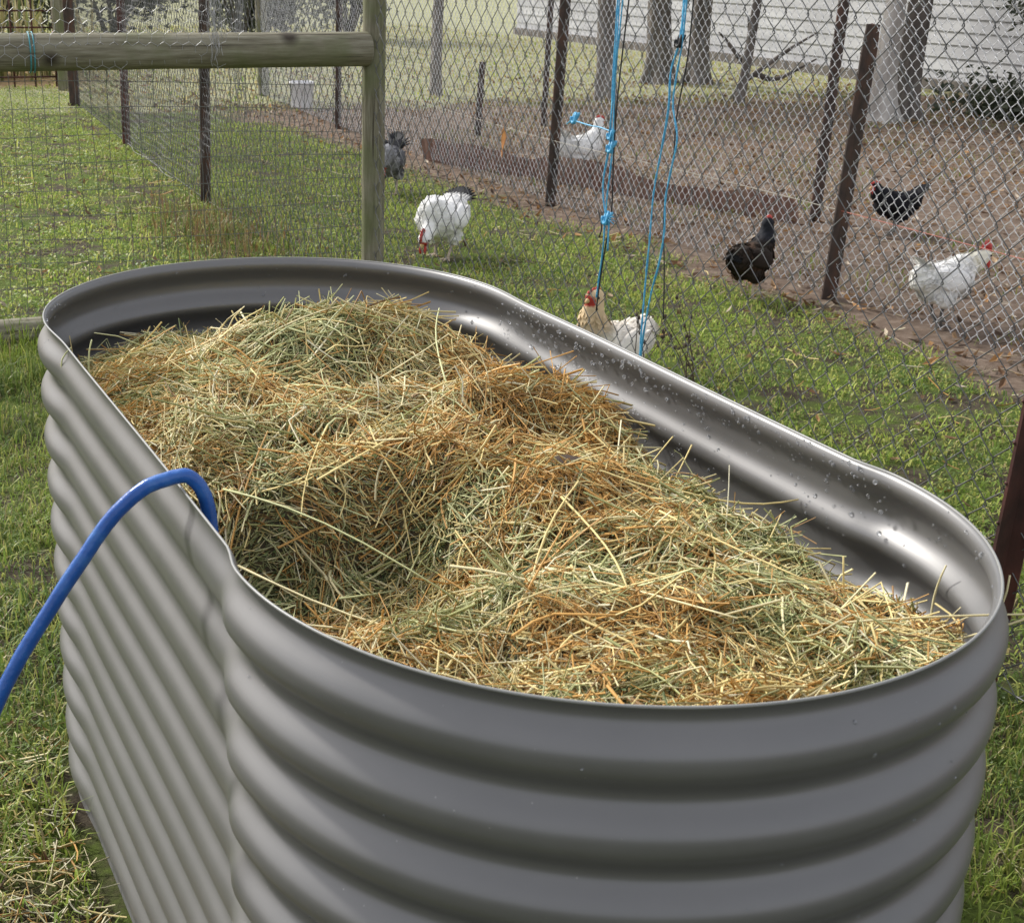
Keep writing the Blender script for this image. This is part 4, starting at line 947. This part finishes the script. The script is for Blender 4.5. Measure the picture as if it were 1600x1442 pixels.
# clover-like leaves among the blades
def clover(n_, x0, x1, y0, y1, s, keep, br=1.):
    x, y = scatter(n_, x0, x1, y0, y1, keep); n_ = len(x); c0 = np.c_[x, y, ghz(x, y)+rng.uniform(.002, .02, n_)]
    nv_ = nrm(np.c_[rng.normal(0, .45, (n_, 2)), np.ones(n_)]); u = nrm(np.cross(nv_, rng.normal(size=(n_, 3)))); v = np.cross(nv_, u); ss = s*rng.uniform(.5, 1.2, (n_, 1))
    V = np.stack([c0-u*ss, c0-v*ss*.8, c0+u*ss, c0+v*ss*.8], 1).reshape(-1, 3); mb.add(V, np.arange(n_*4).reshape(-1, 4), c=np.repeat(gcol(x, y, n_, .3, .0, br), 4, 0))
clover(34000, -1.5, .36, -.7, 3.4, .0038, lambda x, y: outside_bed(x, y)*clump(x, y))
clover(22000, .3, 1.26, -1, 3.4, .0038, lambda x, y: outside_bed(x, y)*clump(x, y))
clover(60000, 1.26, 3.0, -.8, 9.6, .006, lambda x, y: clump(x, y, .36, .5)*sstep(2.98, 2.72, x+.5*(fbm(x*2.2, y*2.2, 3)-.5)))
clover(60000, -1.6, 1.75, 3.45, 13, .008, lambda x, y: clump(x, y, .34, .5), 1.4)
tag(mb.build('grass', M['grass'], None, usecol=True, smooth=False), 'short patchy green grass covering the paddock and the run', 'grass', kind='stuff')
# straw and leaf litter
mb = MB()
def strawlay(n_, x0, x1, y0, y1, keep, lm=.045, r=.0012, cols=PAL[[0, 1, 2, 7]], zt=.012):
    x, y = scatter(n_, x0, x1, y0, y1, keep); n_ = len(x); az = rng.uniform(0, 2*np.pi, n_); ln = lm*np.exp(rng.normal(0, .5, n_)); tl = rng.normal(0, .15, n_)
    D = np.c_[np.cos(az), np.sin(az), tl]; c0 = np.c_[x, y, ghz(x, y)+rng.uniform(.004, zt, n_)]; t = np.linspace(-.5, .5, 4); sd_ = rng.normal(0, .06, (n_, 3))
    P = c0[:, None]+D[:, None]*(ln[:, None]*t)[..., None]+sd_[:, None]*(ln[:, None]*(4*t*t-.5))[..., None]; P[..., 2] = np.maximum(P[..., 2], .001)
    V, Q = tubes(P, np.full((n_, 4), r)*rng.uniform(.6, 1.3, (n_, 1)), 3); mb.add(V, Q, c=np.repeat(cols[rng.integers(0, len(cols), n_)]*rng.uniform(.5, 1.0, (n_, 1)), 12, 0))
strawlay(4200, -1.0, -.30, -.5, .75, lambda x, y: outside_bed(x, y)*sstep(.8, .25, y)*.9, .038, .0013)
strawlay(5200, -1.1, -.30, -.6, .9, lambda x, y: outside_bed(x, y)*(.25+.75*sstep(.8, .2, y)), .014, .0009, np.array([[.45, .36, .18], [.30, .24, .12], [.16, .12, .07], [.26, .28, .12]]), .008)
strawlay(5200, -1.2, 1.25, .4, 3.3, lambda x, y: outside_bed(x, y)*.8, .013, .0009, np.array([[.35, .30, .16], [.22, .18, .10], [.14, .10, .06], [.22, .26, .10]]), .008)
strawlay(220, -1.2, -.32, .6, 3.3, lambda x, y: outside_bed(x, y)*.8)
strawlay(260, .4, 1.25, -.9, 3.3, lambda x, y: outside_bed(x, y)*.8)
strawlay(380, 1.3, 3.0, -.5, 8, lambda x, y: .8+0*x, .06, .002)
strawlay(260, -1.2, 1.4, 3.6, 9, lambda x, y: .8+0*x, .07, .0022)
strawlay(2200, 2.8, 8.0, -.5, 10.5, lambda x, y: .8+0*x, .09, .0025, np.array([[.30, .22, .14], [.42, .34, .22], [.16, .11, .08]]))
tag(mb.build('scattered_straw', M['hay'], None, usecol=True), 'scattered dry straw and twigs lying on the ground', 'straw', kind='stuff')
mb = MB()
def leaves(n_, x0, x1, y0, y1, keep, s, cols):
    x, y = scatter(n_, x0, x1, y0, y1, keep); n_ = len(x); c0 = np.c_[x, y, ghz(x, y)+rng.uniform(.003, .016, n_)]
    nv_ = nrm(np.c_[rng.normal(0, .5, (n_, 2)), np.ones(n_)]); u = nrm(np.cross(nv_, rng.normal(size=(n_, 3)))); v = np.cross(nv_, u); ss = s*rng.uniform(.5, 1.3, (n_, 1))
    up_ = nv_*ss*.35
    V = np.stack([c0-u*ss, c0-u*ss*.2-v*ss*.36-up_*.0, c0+u*ss+up_, c0+u*ss*.1+v*ss*.36+up_*.3, c0-up_*.5], 1).reshape(-1, 3); o = np.arange(n_)[:, None]*5
    T = np.concatenate([o+np.array([[0, 1, 4]]), o+np.array([[1, 2, 4]]), o+np.array([[2, 3, 4]]), o+np.array([[3, 0, 4]])])
    mb.add(V, T=T, c=np.repeat(np.array(cols)[rng.integers(0, len(cols), n_)]*rng.uniform(.6, 1.2, (n_, 1)), 5, 0))
BR = [(.30, .19, .10), (.22, .12, .06), (.40, .29, .18), (.14, .09, .06), (.36, .20, .08), (.5, .42, .32)]
leaves(20000, 2.75, 9.8, -.8, 10.8, lambda x, y: (.35+.65*clump(x, y, .4, .6, 2.))*np.interp(y, [0, 4, 10], [1, .9, .7]), .028, BR)
leaves(500, 1.3, 2.9, -.5, 9, lambda x, y: .7+0*x, .022, BR)
leaves(110, .4, 1.26, -.9, 3.3, lambda x, y: outside_bed(x, y)*.9, .016, BR); leaves(420, -1.2, -.3, -.5, 3.3, lambda x, y: outside_bed(x, y)*np.where(y < .8, 1, .5), .016, BR)
leaves(700, -1.0, 1.6, 3.6, 12, lambda x, y: .5+0*x, .022, BR); leaves(2500, 2.0, 10, 10.4, 14, lambda x, y: .6*clump(x, y, .4, .6, 1.5), .04, BR)
tag(mb.build('fallen_leaves', M['leaf'], None, usecol=True, smooth=False), 'brown fallen leaves scattered over the dirt and grass', 'leaves', kind='stuff')
# dry weedy clump along the near fence and dead weed stems
mb = MB(); n_ = 2200; x = 1.18+rng.normal(0, .17, n_); y = 5.0+rng.normal(0, .55, n_); h = np.clip(.06*np.exp(rng.normal(0, .5, n_)), .015, .22)
cl = np.array([(.28, .20, .09), (.24, .13, .06), (.34, .28, .14), (.12, .17, .04), (.10, .15, .03)])[rng.integers(0, 5, n_)]*rng.uniform(.6, 1.1, (n_, 1))
V, Q, T, C = blades(np.c_[x, y, 0*x], h, rng.uniform(.0012, .0026, n_), rng.uniform(0, 6.28, n_), rng.uniform(.1, .9, n_), cl); mb.add(V, Q, T, c=C)
tag(mb.build('dry_weeds', M['grass'], None, usecol=True, smooth=False), 'clump of tan dry weeds at the foot of the fence left of the post', 'weeds', kind='stuff')
mb = MB(); n_ = 900; x = .62+rng.normal(0, .75, n_); y = 14.3+rng.normal(0, .35, n_); h = np.clip(.75*np.exp(rng.normal(0, .3, n_)), .2, 1.5)
cl = np.array([(.42, .36, .18), (.34, .30, .12), (.22, .24, .08), (.5, .45, .27), (.10, .13, .04)])[rng.integers(0, 5, n_)]*rng.uniform(.6, 1.1, (n_, 1))
V, Q, T, C = blades(np.c_[x, y, 0*x], h, rng.uniform(.008, .02, n_), rng.uniform(0, 6.28, n_), rng.uniform(.05, .5, n_), cl); mb.add(V, Q, T, c=C)
tag(mb.build('tall_grass', M['grass'], None, usecol=True, smooth=False), 'tall straw coloured grass behind the rusty gate', 'tall grass', kind='stuff')
rg = np.random.default_rng(77)
for k, (bx, by, lab) in enumerate(((1.40, 1.72, 'dead dark weed stem in front of the cream hen'), (1.50, 1.62, 'forked dead weed stem right of the cream hen'))):
    mb = MB()
    for q in range(4):
        e_ = np.array([bx+rg.normal(0, .05), by+rg.normal(0, .05), rg.uniform(.28, .46)]); md_ = np.array([bx, by, e_[2]*.5])+rg.normal(0, .015, 3)
        P = spline(np.array([(bx, by, 0), md_, e_]), 8); mb.add(*tube1(P, np.linspace(.0026, .0009, len(P)), 6))
        for s_ in range(6): i = rg.integers(5, len(P)); mb.add(hv*np.array([.004, .004, .006])+P[i]+rg.normal(0, .004, 3), T=hf)
    tag(mb.build('weed_stem', mat_noise('dead_stem', (.05, .035, .025), (.10, .07, .045), 60, .8) if k == 0 else bpy.data.materials['dead_stem']), lab, 'weed', 'dead weeds behind the bed')
